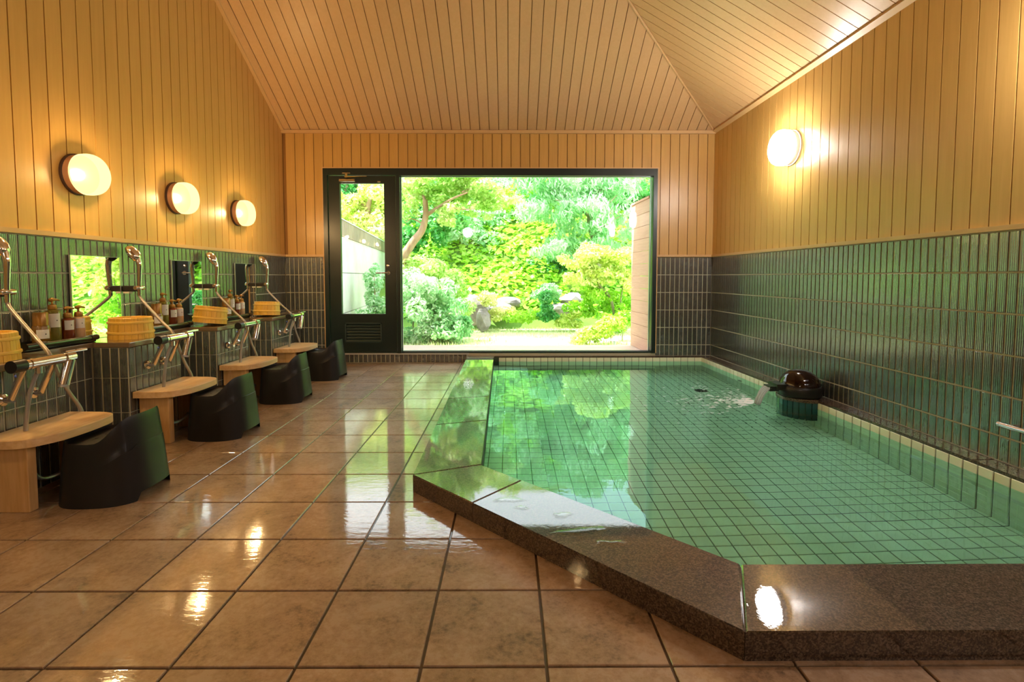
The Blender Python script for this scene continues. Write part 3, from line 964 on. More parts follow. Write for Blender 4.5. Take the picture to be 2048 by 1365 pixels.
# foam on the surface
fv, ff = [], []
def add_blob(V, Fc, x, y, z, r, hgt, seg=8, wob=0.35, stretch=1.0):
    k = len(V); V.append((x, y, z + hgt))
    for ring, (rr, hh) in enumerate(((0.6, 0.75), (1.0, 0.0))):
        for i in range(seg):
            a = 2 * math.pi * i / seg
            w = 1 + wob * (rnd.random() - 0.5)
            V.append((x + r * rr * w * math.cos(a) * stretch, y + r * rr * w * math.sin(a), z + hgt * hh))
    for i in range(seg):
        j = (i + 1) % seg
        Fc.append((k, k + 1 + i, k + 1 + j)); Fc.append((k + 1 + i, k + 1 + seg + i, k + 1 + seg + j, k + 1 + j))
for _ in range(260):
    d = abs(rnd.gauss(0, 0.34)) + 0.02; a = rnd.uniform(math.pi * 0.45, math.pi * 1.25)
    x, y = sxc - 0.345 + d * math.cos(a), SY + 0.9 * d * math.sin(a) + 0.02
    if x > XRI(y) - 0.02 or y > BIY - .1: continue
    add_blob(fv, ff, x, y, WZ - 0.001, rnd.uniform(0.004, 0.016) * (1.3 if d < .15 else 0.8), 0.003, 7, 0.6, 1.5)
fo = mk('foam_bubbles', fv, ff, 'foam_white', None, True)
tag(fo, 'white bubbles drifting on the bath water around the spout', 'foam', kind='stuff')

# puddles left on the granite
def puddle(cx, cy, rx, ry, seed, label):
    r_ = random.Random(seed); seg = 22; V = [(0, 0, 0.0018)]; Fc = []
    ph = [r_.uniform(0, 6.28) for _ in range(5)]
    for ring, hh in ((0.55, 0.0018), (0.9, 0.0014), (1.0, 0.0)):
        for i in range(seg):
            a = 2 * math.pi * i / seg
            w = 1 + 0.22 * math.sin(2 * a + ph[0]) + 0.15 * math.sin(3 * a + ph[1]) + 0.12 * math.sin(5 * a + ph[2]) + 0.06 * math.sin(8 * a + ph[3])
            V.append((rx * ring * w * math.cos(a), ry * ring * w * math.sin(a), hh))
    for i in range(seg):
        j = (i + 1) % seg
        Fc.append((0, 1 + i, 1 + j))
        for q in (0, seg): Fc.append((1 + q + i, 1 + q + seg + i, 1 + q + seg + j, 1 + q + j))
    o = mk('puddle', V, Fc, 'puddle_water', None, True); o.location = (cx, cy, ZC + 0.0004)
    tag(o, label, 'puddle', 'shallow puddles on the granite edge')
puddle(0.245, 1.67, 0.075, 0.05, 1, 'wide shallow puddle on the slanting granite edge')
puddle(0.19, 1.80, 0.035, 0.022, 2, 'small round puddle just above the wide puddle on the granite')
puddle(0.0, 1.93, 0.05, 0.028, 3, 'puddle nearest the reflected white window edge on the granite')
puddle(0.33, 1.60, 0.045, 0.028, 4, 'puddle at the lower right of the wide puddle on the granite')
puddle(0.045, 1.86, 0.028, 0.014, 5, 'thin sliver of water between two puddles on the granite')
puddle(0.615, 1.29, 0.018, 0.012, 6, 'tiny drop of water by the corner joint of the granite edge')

# ------------------------------------------------------------------ glazing in the back wall
FY0, FY1 = YB - 0.02, YB + 0.07
wn = structure(bpy.data.objects.new('window_1', None)); COL.objects.link(wn)
wn['label'] = 'large dark framed picture window looking onto the green garden'
GX0, GX1, GZ0, GZ1 = -1.165, 1.541, 0.118, 2.005
boxes('window_frame', [((-1.205, FY0, DZ0), (GX0, FY1, DZ1)), ((GX1, FY0, DZ0), (DX1, FY1, DZ1)), ((GX0, FY0, GZ1), (GX1, FY1, DZ1)), ((GX0, FY0 + .02, DZ0), (GX1, FY1, GZ0))], 'frame_dark', wn)
boxes('glazing_bead', [((GX0, YB + 0.03, GZ0), (GX0 + 0.008, YB + 0.06, GZ1)), ((GX1 - 0.022, YB + 0.03, GZ0), (GX1 - 0.012, YB + 0.06, GZ1)), ((GX0, YB + 0.03, GZ0), (GX1, YB + 0.06, GZ0 + 0.008)), ((GX0, YB + .03, GZ1 - .006), (GX1, YB + .06, GZ1))], 'frame_edge', wn)
mk('pane', [(GX0, YB + 0.045, GZ0), (GX1, YB + 0.045, GZ0), (GX1, YB + 0.045, GZ1), (GX0, YB + 0.045, GZ1)], [(0, 1, 2, 3)], 'pane_glass', wn)
dr = structure(bpy.data.objects.new('door_1', None)); COL.objects.link(dr)
dr['label'] = 'dark green glazed garden door with a louvred vent below the glass'
boxes('door_frame', [((DX0, FY0, DZ0), (DX0 + 0.045, FY1, DZ1)), ((DX0 + 0.045, FY0, DZ1 - 0.07), (-1.205, FY1, DZ1)), ((DX0 + .045, FY0 + .02, DZ0), (-1.205, FY1, DZ0 + 0.018))], 'frame_dark', dr)
dx0, dx1, dz0, dz1 = DX0 + 0.05, -1.212, DZ0 + 0.02, DZ1 - 0.075
px0, px1, pz0, pz1 = -1.806, -1.335, 0.530, 1.925
lx0, lx1, lz0, lz1 = -1.775, -1.378, 0.220, 0.434
ya, yb2 = YB + 0.0, YB + 0.045
leaf_ = boxes('door_leaf', [((dx0, ya, dz0), (px0, yb2, dz1)), ((px1, ya, dz0), (dx1, yb2, dz1)), ((px0, ya, pz1), (px1, yb2, dz1)), ((px0, ya, lz1), (px1, yb2, pz0)),
     ((px0, ya, dz0), (px1, yb2, lz0)), ((px0, ya, lz0), (lx0, yb2, lz1)), ((lx1, ya, lz0), (px1, yb2, lz1)), ((lx0, yb2 - .006, lz0), (lx1, yb2, lz1))], 'frame_dark', dr)
mk('pane', [(px0, YB + 0.03, pz0), (px1, YB + 0.03, pz0), (px1, YB + 0.03, pz1), (px0, YB + 0.03, pz1)], [(0, 1, 2, 3)], 'pane_glass', leaf_)
boxes('louvre_frame', [((lx0, ya - .006, lz0), (lx0 + .012, ya + .004, lz1)), ((lx1 - .012, ya - .006, lz0), (lx1, ya + .004, lz1)), ((lx0, ya - .006, lz1 - .012), (lx1, ya + .004, lz1)), ((lx0, ya - .006, lz0), (lx1, ya + .004, lz0 + .012))], 'louvre_metal', leaf_)
for k in range(6):
    z = lz0 + 0.014 + k * 0.0315
    mk('slat', [(lx0 + .012, ya - .002, z), (lx1 - .012, ya - .002, z), (lx1 - .012, ya + .026, z + .034), (lx0 + .012, ya + .026, z + .034), (lx0 + .012, ya + .002, z - .002), (lx1 - .012, ya + .002, z - .002), (lx1 - .012, ya + .03, z + .032), (lx0 + .012, ya + .03, z + .032)],
       [(0, 1, 2, 3), (7, 6, 5, 4), (0, 4, 5, 1), (2, 6, 7, 3)], 'louvre_metal', leaf_)
hd = lathe('rose', [(0.0, 0), (0.022, 0), (0.022, 0.008), (0.0, 0.008)], 'chrome', leaf_, 20, (-1.298, ya, 0.973), (math.pi / 2, 0, 0))
tube('lever', [(-1.298, ya - .006, .973), (-1.298, ya - .045, .973), (-1.31, ya - .05, .973), (-1.42, ya - .05, .971)], 0.0085, 'chrome', leaf_, 10)
lathe('lock_cylinder', [(0.0, 0), (0.016, 0), (0.016, 0.007), (0.006, 0.009), (0.0, 0.009)], 'chrome', leaf_, 16, (-1.302, ya, 1.048), (math.pi / 2, 0, 0))
box('closer_body', (-1.80, ya - 0.045, 1.935), (-1.63, ya, 1.965), 'chrome', leaf_, 0.006)
tube('closer_arm', [(-1.72, ya - .03, 1.968), (-1.735, ya - .055, 1.985), (-1.50, ya - .06, 1.988)], 0.006, 'chrome', leaf_, 8)
boxes('closer_bracket', [((-1.765, FY0 - .02, 2.022), (-1.68, FY0, 2.030)), ((-1.735, FY0 - .02, 1.995), (-1.71, FY0, 2.024))], 'chrome', leaf_)
box('stay', (-1.40, ya - .02, 1.932), (-1.365, ya, 1.945), 'chrome', leaf_, 0.003)

# ------------------------------------------------------------------ lamps
def lamp_proto(name, R, dep, globe, wood, dark, label, watts, col):
    t = thing(name, label, 'lamp', group='round wall lamps')
    e = (0, math.pi / 2, 0)
    lathe('base', [(0.0, 0), (R * 1.0, 0), (R * 1.0, 0.012), (R * 0.97, 0.014), (0.0, 0.014)], dark, t, 40, (0, 0, 0), e)
    lathe('collar', [(0.0, 0.013), (R * 0.95, 0.013), (R * 0.95, 0.045), (0.0, 0.045)], wood, t, 40, (0, 0, 0), e)
    p = [(0.0, 0.044), (R * 0.90, 0.044), (R * 0.99, 0.050)]
    for k in range(9):
        a = math.pi / 2 * k / 8
        p.append((R * 0.72 + R * 0.28 * math.cos(a), dep - 0.05 + 0.05 * math.sin(a)))
    p += [(R * 0.45, dep + 0.003), (0.0, dep + 0.004)]
    lathe('light_stop', [(0.0, 0.0455), (R * 0.89, 0.0455), (R * 0.89, 0.049), (0.0, 0.049)], 'spout_black', t, 32, (0, 0, 0), e)  # added black disc, hides the overlit collar behind the globe
    lathe('globe', p, globe, t, 40, (0, 0, 0), e)
    ld = bpy.data.lights.new('bulb', 'POINT'); ld.energy = watts; ld.color = col; ld.shadow_soft_size = 0.028
    bo = bpy.data.objects.new('bulb', ld); COL.objects.link(bo); bo.parent = t; bo.location = (dep - 0.04, 0, 0)
    return t
ln = ['warm round wall lamp nearest the camera over the first visible mirror', 'warm round wall lamp between two others over the wash places', 'warm round wall lamp farthest along, closest to the corner']
wlamp = lamp_proto('wall_lamp', 0.113, 0.125, 'globe_warm', 'lamp_wood', 'lamp_dark', ln[0], WARM_W, (1.0, 0.62, 0.26))
wlamp.location = (XL, 2.895, 1.497)
dup(wlamp, (XL, 3.738, 1.495), None, ln[1]); dup(wlamp, (XL, 4.578, 1.492), None, ln[2])
dup(wlamp, (XL, 2.05, 1.497), None, 'warm round wall lamp over the first wash place, past the picture edge')
dup(wlamp, (XL, 1.2, 1.497), None, 'added warm round fill lamp on the wall beside the camera, past the picture edge')  # unseen extra lamp, added to light the room from the camera end
wl2 = lamp_proto('wall_lamp', 0.137, 0.14, 'globe_white', 'lamp_flange', 'lamp_flange', 'white round wall lamp glowing above the bath', WHITE_W, (1.0, 0.92, 0.85))
def rlamp(y): return (XR(y), y, 1.945)
wl2.location = rlamp(4.09); wl2.rotation_euler = (0, 0, math.pi + RA)
dup(wl2, rlamp(1.95), (0, 0, math.pi + RA), 'white round wall lamp above the near end of the bath')
dup(wl2, rlamp(-0.2), (0, 0, math.pi + RA), 'added white round fill lamp on the wall behind the camera, bath side')  # unseen lamp added for fill light from behind the camera
dup(wl2, (-1.10, YF, 2.10), (0, 0, math.pi / 2), 'white round wall lamp facing the window from the entrance wall')

# ------------------------------------------------------------------ mirrors
mlab = ['wall mirror at the first wash place', 'wall mirror beside the nearest bottle tray, showing the pink fence', 'wall mirror behind the second bottle tray, showing dark leaves', 'wall mirror farthest along, closest to the corner']
for (a, b), lb in zip(MIR, mlab):
    t = thing('wall_mirror', lb, 'mirror', (XL + 0.004, (a + b) / 2, 0), group='rectangular wall mirrors over the counter')
    w = (b - a) / 2
    box('glass', (0.003, -w, MZ0 + .002), (0.0105, w, MZ1), 'mirror', t)
    boxes('edge', [((0.002, -w - .004, MZ0 + .002), (0.012, -w, MZ1 + .004)), ((0.002, w, MZ0 + .002), (0.012, w + .004, MZ1 + .004)), ((0.002, -w, MZ1), (0.012, w, MZ1 + .004))], 'mirror_edge', t)

# ------------------------------------------------------------------ showers, taps, tables, stools, buckets
def Rx(a): return (a, 0, 0)
ordn = ['first', 'second', 'third', 'fourth']
# shower: origin on the wall at the holder
def shower_proto():
    t = thing('hand_shower', 'x', 'shower', group='hand showers on the tiled wall')
    hb = box('holder', (0.0, -0.02, -0.022), (0.085, 0.02, 0.014), 'holder_dark', t, 0.007)
    box('sticker', (0.012, -0.0205, -0.034), (0.05, 0.012, -0.0225), 'sticker', hb, 0.002)
    lathe('clip_knob', [(0.0, -0.035), (0.013, -0.035), (0.015, -0.02), (0.015, 0.03), (0.010, 0.036), (0, 0.036)], 'chrome', t, 16, (0.098, 0.0, 0), (math.pi / 2, 0, 0))
    path = spline([(0.098, 0, -0.05), (0.100, 0, 0.03), (0.104, 0, 0.10), (0.105, 0, 0.145), (0.096, 0, 0.185)], 6)
    n = len(path)
    tube('handle', path, [0.0105 + 0.0075 * (i / n) for i in range(n)], 'chrome', t, 14)
    # head: tilted disc, spray face turned down to the wall
    h = lathe('head', [(0.0, 0.030), (0.018, 0.028), (0.034, 0.020), (0.043, 0.004), (0.044, -0.008), (0.040, -0.012), (0.0, -0.012)], 'chrome', t, 28, (0.072, 0, 0.212), (0, math.radians(56), 0))
    h.scale = (1.3, 0.95, 1.0)
    lathe('spray_face', [(0.0, -0.0125), (0.037, -0.0125), (0.037, -0.016), (0.0, -0.016)], 'black_rubber', h, 24)
    # hose: from the handle down past the tap, a loop under the table, up into the tap
    rel = lambda p: (p[0] - XL, p[1] - 0.20, p[2] - 0.862)
    hp_ = [(-2.305, .20, .815), (-2.285, .19, .79), (-2.235, .177, .742), (-2.13, .147, .650), (-2.043, .112, .583), (-2.028, .14, .48), (-2.03, .185, .40), (-2.02, .236, .30), (-2.01, .24, .18), (-2.0, .15, .08), (-1.99, 0, .07), (-1.985, -.07, .15), (-1.985, -.08, .30), (-1.975, -.065, .45), (-1.955, -.045, .545)]
    tube('hose', spline([rel(p) for p in hp_], 7), 0.0085, 'hose_grey', t, 10)
    return t
def tap_proto():
    t = thing('shower_tap', 'x', 'tap', group='chrome taps below the mirrors')
    X = -1.945 - XF; Z = 0.578
    def cyl(name, p, q, r, mat, seg=18, par=None): return tube(name, [p, Vector(p).lerp(Vector(q), .5), q], r, mat, par or t, seg)
    cyl('body', (X, -0.115, Z), (X, 0.075, Z), 0.021, 'chrome')
    cyl('dial', (X, -0.165, Z), (X, -0.113, Z), 0.025, 'black_rubber')
    cyl('collar', (X, -0.092, Z), (X, -0.084, Z), 0.024, 'chrome')
    # lever on the far end
    cyl('valve_head', (X, 0.07, Z), (X, 0.115, Z), 0.026, 'chrome')
    v, q = box_vf((X - 0.014, 0.07, Z + 0.016), (X + 0.016, 0.185, Z + 0.028))
    o = mk('lever', v, q, 'chrome', t); bevel_mesh(o.data, 0.004)
    sp_ = cyl('spout', (X + 0.012, 0.092, Z - 0.010), (X + 0.004, 0.062, 0.462), 0.0215, 'chrome')
    cyl('spout_tip', (X + 0.004, 0.062, 0.463), (X + 0.0035, 0.059, 0.452), 0.019, 'hose_grey', 18, sp_)
    for s, nm in ((-0.10, 'blue'), (0.035, None)):
        lg = cyl('supply_leg', (X - 0.01, s, Z - 0.01), (0.035, s + 0.015, 0.432), 0.0125, 'chrome', 14)
        lathe('flange', [(0.0, 0), (0.027, 0), (0.024, 0.010), (0.013, 0.016), (0.013, 0.045), (0, 0.045)], 'chrome', lg, 18, (0.0, s + 0.015, 0.43), (0, math.pi / 2, 0))
        if nm: cyl('blue_ring', (X - 0.036, s + .004, 0.533), (X - 0.037, s + .0045, 0.529), 0.0132, 'blue_mark', 14, lg)
    cyl('hose_outlet', (X + 0.0, -0.045, Z - 0.045), (X, -0.045, Z - 0.005), 0.013, 'chrome', 14)
    return t
def table_proto():
    t = thing('wash_table', 'x', 'table', group='small wooden tables at the wash places')
    ol = [(.004, -.212), (.128, -.209), (.19, -.19), (.222, -.15), (.247, -.097), (.256, -.03), (.259, .04), (.256, .11), (.248, .16), (.222, .20), (.15, .222), (.004, .225)]
    # smooth the outline
    sm = []
    P = [Vector((a, b, 0)) for a, b in ol]
    for q in spline(P, 4): sm.append((q.x, q.y))
    slab('table_top', sm, lambda u, v, s: (u, v, s), 0.266, 0.301, 'cedar', t, 0.003)
    box('leg', (0.008, -0.172, 0.0), (0.172, -0.132, 0.266), 'cedar_leg', t, 0.003)
    box('leg', (0.008, 0.155, 0.0), (0.172, 0.195, 0.266), 'cedar_leg', t, 0.003)
    return t
def stool_proto():
    t = thing('bath_stool', 'x', 'stool', group='black bath stools')
    seg = 56
    def sup(a, rx, ry, e=2.7):
        c, s = math.cos(a), math.sin(a)
        return (rx * math.copysign(abs(c) ** (2 / e), c), ry * math.copysign(abs(s) ** (2 / e), s))
    def sm(x): x = max(0, min(1, x)); return x * x * (3 - 2 * x)
    def rim(a):
        return 0.260 + 0.094 * sm((math.cos(a) - 0.03) / 0.90) - 0.006 * sm(math.sin(a) ** 2)
    V, Fc = [], []
    lev = [0.0, 0.03, 0.12, 0.30, 0.50, 0.612, 0.618, 0.622, 0.75, 0.88, 0.96, 1.0]
    for li, f in enumerate(lev):
        for k in range(seg):
            a = 2 * math.pi * k / seg
            c = math.cos(a)
            zb = 0.036 * sm((c - 0.86) / 0.05) if c > 0 else 0.0
            zb = zb * (1 - sm((c - 0.985) / 0.01) * 0)
            z = zb + (rim(a) - zb) * f
            k_ = 1 - 0.10 * f - 0.03 * f * f
            if li <= 6: k_ += 0.012 * sm(c) * min(1.0, 0.45 + 0.55 * f / 0.615)
            x, y = sup(a, 0.168 * k_, 0.178 * k_)
            x += 0.014 * (1 - f) * sm(c) - 0.0
            if f == 1.0: x *= 0.985; y *= 0.985
            V.append((x, y, z))
    nl = len(lev)
    top0 = nl
    for q, drop in ((0.955, 0.004), (0.90, 0.012), (0.78, 0.018), (0.55, 0.02), (0.3, 0.021), (0.0, 0.021)):
        for k in range(seg):
            a = 2 * math.pi * k / seg
            x, y = sup(a, 0.168 * 0.87 * q, 0.178 * 0.87 * q)
            base = 0.248 + 0.055 * sm((x - 0.01) / 0.14) ** 1.6
            z = base + (rim(a) - drop - base) * max(0, (q - 0.72) / 0.28) ** 1.5 if q > 0.72 else base
            V.append((x, y, z - 0.004)); 
        nl += 1
    for i in range(nl - 1):
        for k in range(seg):
            j = (k + 1) % seg
            Fc.append((i * seg + k, i * seg + j, (i + 1) * seg + j, (i + 1) * seg + k))
    o = mk('body', V, Fc, 'stool_black', t, True)
    bm = bmesh.new(); bm.from_mesh(o.data); bmesh.ops.remove_doubles(bm, verts=bm.verts[:], dist=1e-5); bm.to_mesh(o.data); bm.free()
    o.data.polygons.foreach_set('use_smooth', [True] * len(o.data.polygons)); sharp(o.data, 0.9)
    for dx, dy in ((-0.05, 0.03), (-0.05, -0.03), (0.0, 0.045), (0.0, -0.045), (-0.02, 0.0)):
        lathe('seat_hole', [(0.0, 0), (0.006, 0), (0.006, 0.0012), (0.0, 0.0012)], 'black_rubber', o, 10, (dx, dy, 0.2442))
    return t
def bucket_proto():
    t = thing('wooden_bucket', 'x', 'bucket', group='upturned wooden bath buckets')
    R0, R1, H, ns = 0.112, 0.104, 0.122, 22
    Ri = 0.107
    for k in range(ns):                 # staves
        a0 = 2 * math.pi * k / ns + 0.006; a1 = 2 * math.pi * (k + 1) / ns - 0.006; am = (a0 + a1) / 2
        V = []
        for z, ro, ri in ((0, R0, R0 - .016), (H - 0.004, R1 + .0005, R1 - 0.016), (H, R1 - 0.004, R1 - 0.012)):
            V += [(ro * math.cos(a0), ro * math.sin(a0), z), (ro * 1.001 * math.cos(am), ro * 1.001 * math.sin(am), z), (ro * math.cos(a1), ro * math.sin(a1), z), (ri * math.cos(a1), ri * math.sin(a1), z), (ri * math.cos(a0), ri * math.sin(a0), z)]
        Fc = [(4, 3, 2, 1, 0), (10, 11, 12, 13, 14)]
        for r in (0, 5):
            for i in range(5):
                j = (i + 1) % 5; Fc.append((r + i, r + j, r + 5 + j, r + 5 + i))
        mk('stave', V, Fc, 'bucket_wood', t)
    lathe('bottom_board', [(0.0, H - 0.022), (R1 - 0.014, H - 0.022), (R1 - 0.014, H - 0.009), (0.0, H - 0.009)], 'bucket_wood', t, 32)
    for zz in (0.036, 0.094):
        r = R0 + (R1 - R0) * zz / H
        lathe('hoop', [(r - .001, zz - .008), (r + 0.0045, zz - .006), (r + 0.0062, zz), (r + 0.0045, zz + .006), (r - .001, zz + .008)], 'hoop', t, 40)
    return t
def bottle(parent_name, kind, loc, label):
    t = thing('pump_bottle' if kind != 'jar' else 'bottle', label, 'bottle', loc, group='bottles on the counter trays')
    if kind == 'jar':
        lathe('body', [(0, 0), (0.034, 0), (0.036, 0.004), (0.036, 0.082), (0.033, 0.09), (0, 0.09)], 'amber', t, 24)
        lathe('cap', [(0, 0.091), (0.031, 0.091), (0.031, 0.150), (0.028, 0.156), (0, 0.157)], 'pump_gold', t, 24)
        lz, lh, r = 0.026, 0.045, 0.0365
    elif kind == 'tall':
        lathe('body', [(0, 0), (0.031, 0), (0.033, 0.004), (0.033, 0.150), (0.028, 0.160), (0.014, 0.166), (0, 0.166)], 'olive_oil', t, 24)
        lz, lh, r = 0.075, 0.07, 0.0335; nz = 0.166
    elif kind == 'red':
        lathe('body', [(0, 0), (0.026, 0), (0.028, 0.004), (0.028, 0.105), (0.023, 0.114), (0.012, 0.119), (0, 0.119)], 'red_amber', t, 24)
        lz, lh, r = 0.055, 0.05, 0.0285; nz = 0.119
    else:
        lathe('body', [(0, 0), (0.025, 0), (0.027, 0.004), (0.027, 0.108), (0.022, 0.116), (0.012, 0.121), (0, 0.121)], 'peach', t, 24)
        lz, lh, r = 0.058, 0.052, 0.0275; nz = 0.121
    # paper label round part of the body, with a small dark mark
    V, Fc = [], []
    for k in range(9):
        a = -1.35 + 1.5 * k / 8
        for z in (lz, lz + lh): V.append((r * math.cos(a), r * math.sin(a), z))
    for k in range(8): Fc.append((2 * k, 2 * k + 2, 2 * k + 3, 2 * k + 1))
    lab = mk('label', V, Fc, 'paper_label', t, True)
    am = -0.35; rr = r + 0.0006
    mk('label_mark', [(rr * math.cos(am + d), rr * math.sin(am + d), lz + lh * 0.5 + e) for d, e in ((-.12, 0), (0, -.004), (.12, 0), (0, .004))], [(0, 1, 2, 3)], 'label_mark', lab)
    if kind != 'jar':
        lathe('pump_collar', [(0, nz), (0.019, nz), (0.020, nz + 0.004), (0.017, nz + 0.022), (0.006, nz + 0.027), (0, nz + .027)], 'pump_gold', t, 18)
        V, Fc = tube_vf([(0, 0, nz + .02), (0, 0, nz + .035), (0, 0, nz + .046)], 0.005, 10)
        V2, F2 = tube_vf([(0, -0.014, nz + .047), (0, 0.0, nz + .050), (0, 0.02, nz + .049), (0, 0.042, nz + .044)], [0.009, 0.0105, 0.006, 0.004], 10)
        k = len(V); V += V2; Fc += [tuple(i + k for i in f) for f in F2]
        mk('pump', V, Fc, 'pump_gold', t, True)
    return t
def tray_proto():
    t = thing('bottle_tray', 'x', 'tray', group='black bottle trays on the counter')
    box('tray_base', (-0.065, -0.205, 0.0), (0.055, 0.215, 0.022), 'tray_black', t, 0.006)
    box('back_lip', (-0.065, -0.205, 0.022), (-0.059, 0.215, 0.036), 'tray_black', t, 0.002)
    fr_ = tube('front_rail', [(0.058, -0.10, 0.026), (0.058, 0.05, 0.026), (0.058, 0.17, 0.026)], 0.0125, 'tray_rail', t, 12)
    tube('rail_cap', [(0.058, 0.168, 0.026), (0.058, 0.19, 0.026), (0.058, 0.214, 0.026)], 0.0155, 'tray_black', fr_, 12)
    tube('rail_cap', [(0.058, -0.205, 0.026), (0.058, -0.15, 0.026), (0.058, -0.098, 0.026)], 0.0155, 'tray_black', fr_, 12)
    return t
pr_ = {'sh': shower_proto(), 'tap': tap_proto(), 'tab': table_proto(), 'st': stool_proto(), 'bk': bucket_proto(), 'tr': tray_proto()}
def place(key, i, loc, rot, label):
    p = pr_[key]
    if i == 0:
        p.location = loc; p['label'] = label
        if rot is not None: p.rotation_euler = rot
        return p
    return dup(p, loc, rot, label)
near = ['nearest the camera', 'second from the camera', 'third from the camera', 'farthest from the camera, by the corner']
st_rot = [0.05, 0.0, 0.04, -0.03]
bkl = ['wooden bucket cut off by the picture edge, on the counter by the nearest tap', 'wooden bucket standing level on the counter in front of the nearest mirror', 'wooden bucket tilted to one side on the counter, third along', 'small looking wooden bucket farthest along the counter, by the corner']
bky = [2.155, 2.99, 3.775, 4.665]
for i, c in enumerate(STN):
    place('sh', i, (XL + 0.005, c + 0.20, 0.862), None, 'chrome hand shower with grey hose, ' + near[i])
    place('tap', i, (XF, c, 0), None, 'chrome bar tap with dark dial and lever, ' + near[i])
    place('tab', i, (XF, c, 0), None, 'small light wooden table with rounded front, ' + near[i])
    place('st', i, (-1.712 + 0.003 * i, c + 0.035, 0), (0, 0, st_rot[i]), 'black plastic bath stool with a raised back, ' + near[i])
    tl = [0, 0, 0.14, 0.07][i]
    z = LZ + 0.0005 + 0.112 * math.sin(tl)
    place('bk', i, (-2.205, bky[i], z), (0.0, tl, 0.5 * i), bkl[i])
trl = ['black bottle tray holding the nearest group of bottles', 'black bottle tray between the second and third tap', 'black bottle tray farthest along the counter']
bw = ['nearest bottle group', 'middle bottle group', 'farthest bottle group']
for i, c in enumerate(STN[:3]):
    ty = c + 0.445
    place('tr', i, (-2.325, ty, LZ + 0.0005), None, trl[i])
    z = LZ + 0.0235
    bottle('', 'jar', (-2.335, ty - 0.045, z), 'short wide amber bottle with a broad gold cap in the ' + bw[i])
    bottle('', 'tall', (-2.345, ty + 0.035, z), 'tallest pump bottle, olive coloured, in the ' + bw[i])
    bottle('', 'red', (-2.325, ty + 0.100, z), 'dark red pump bottle with a white label in the ' + bw[i])
    bottle('', 'peach', (-2.320, ty + 0.163, z), 'peach coloured pump bottle at the end of the ' + bw[i])

# handrail on the right wall
hr = thing('handrail', 'slim chrome handrail on the tiled wall beside the bath', 'handrail', (XR(2.2), 2.2, 0), RA)
tube('rail', [(-0.055, 0.085, 0.262), (-0.055, -0.4, 0.262), (-0.055, -1.0, 0.262)], 0.011, 'chrome', hr, 14)
tube('bracket', [(0.0, 0.07, 0.255), (-0.04, 0.07, 0.255), (-0.055, 0.075, 0.262)], 0.009, 'chrome', hr, 12)
lathe('end_cap', [(0, 0), (0.012, 0), (0.012, 0.01), (0.008, 0.014), (0, 0.014)], 'chrome', hr, 14, (-0.055, 0.083, 0.262), (-math.pi / 2, 0, 0))

# ------------------------------------------------------------------ garden
dk = thing('garden_deck', 'pale wooden deck just outside the window', 'deck')
for k in range(6):
    y0 = YB + 0.17 + k * 0.115
    box('plank', (-2.05, y0, 0.045), (1.62, y0 + 0.110, 0.075), 'deck_wood', dk)
boxes('joist', [((-2.05, YB + .18, -0.05), (1.6, YB + .24, 0.044)), ((-2.05, YB + .74, -0.05), (1.6, YB + .80, 0.044))], 'bark', dk)
fn = thing('board_fence', 'reddish board fence standing at the edge of the deck', 'fence', (1.550, YB + 0.17, 0), 0.055)
for k in range(12):
    z0 = 0.08 + k * 0.1435
    box('board', (0.0, 0.0, z0), (0.022, 0.66, z0 + 0.139), 'fence_wood', fn)
box('post', (0.022, 0.60, -0.05), (0.09, 0.66, 1.80), 'fence_wood', fn)
box('post', (0.022, 0.0, -0.05), (0.09, 0.06, 1.80), 'fence_wood', fn)
box('cap', (-0.012, -0.0, 1.803), (0.10, 0.68, 1.825), 'fence_wood', fn)
# concrete garden wall with a plank cap
gw = thing('garden_wall', 'long pale concrete garden wall topped with dark upright planks', 'garden wall', (-1.46 - 0.1165 * 5.7, 5.7, 0), math.atan(0.1165))
GL = 7.5
for k, (z0, z1) in enumerate(((-0.1, 0.42), (0.43, 0.98), (0.99, 1.48))):
    box('concrete_course', (-0.2, 0, z0), (0.0, GL, z1), 'concrete', gw)
boxes('joint', [((-0.19, 0, 0.41), (-0.012, GL, 0.44)), ((-0.19, 0, 0.97), (-0.012, GL, 1.0))], 'rock', gw)
for k in range(int(GL / 0.125)):
    box('plank', (-0.05, k * 0.125, 1.485), (0.012, k * 0.125 + 0.118, 1.705), 'cap_wood', gw)
box('coping', (-0.07, 0, 1.706), (0.02, GL, 1.722), 'concrete', gw)
# ground and hill
structure(mk('ground_lawn', [(-9, YB + 0.16, -0.06), (9, YB + 0.16, -0.06), (9, 11, -0.02), (-9, 11, -0.02)], [(0, 1, 2, 3)], 'lawn'))
def hz(x, y):
    t = max(0, y - 9.6)
    h = 0.55 * min(t, 0.5) / 0.5 + 0.62 * max(0, t - 0.5)
    h += 0.25 * math.sin(x * 0.7 + 1) * min(1, t) + 0.2 * math.sin(y * 1.1 + x * 0.5) * min(1, t / 2)
    return -0.06 + min(h, 9.5) + 0.05 * x * min(1, t / 4) * 0.5
xs = np.linspace(-15, 15, 46); ys = np.linspace(9.4, 26, 34)
hv = [(x, y, hz(x, y)) for y in ys for x in xs]
hf = [(j * 46 + i, j * 46 + i + 1, (j + 1) * 46 + i + 1, (j + 1) * 46 + i) for j in range(33) for i in range(45)]
structure(mk('hill', hv, hf, 'hill_soil', None, True))

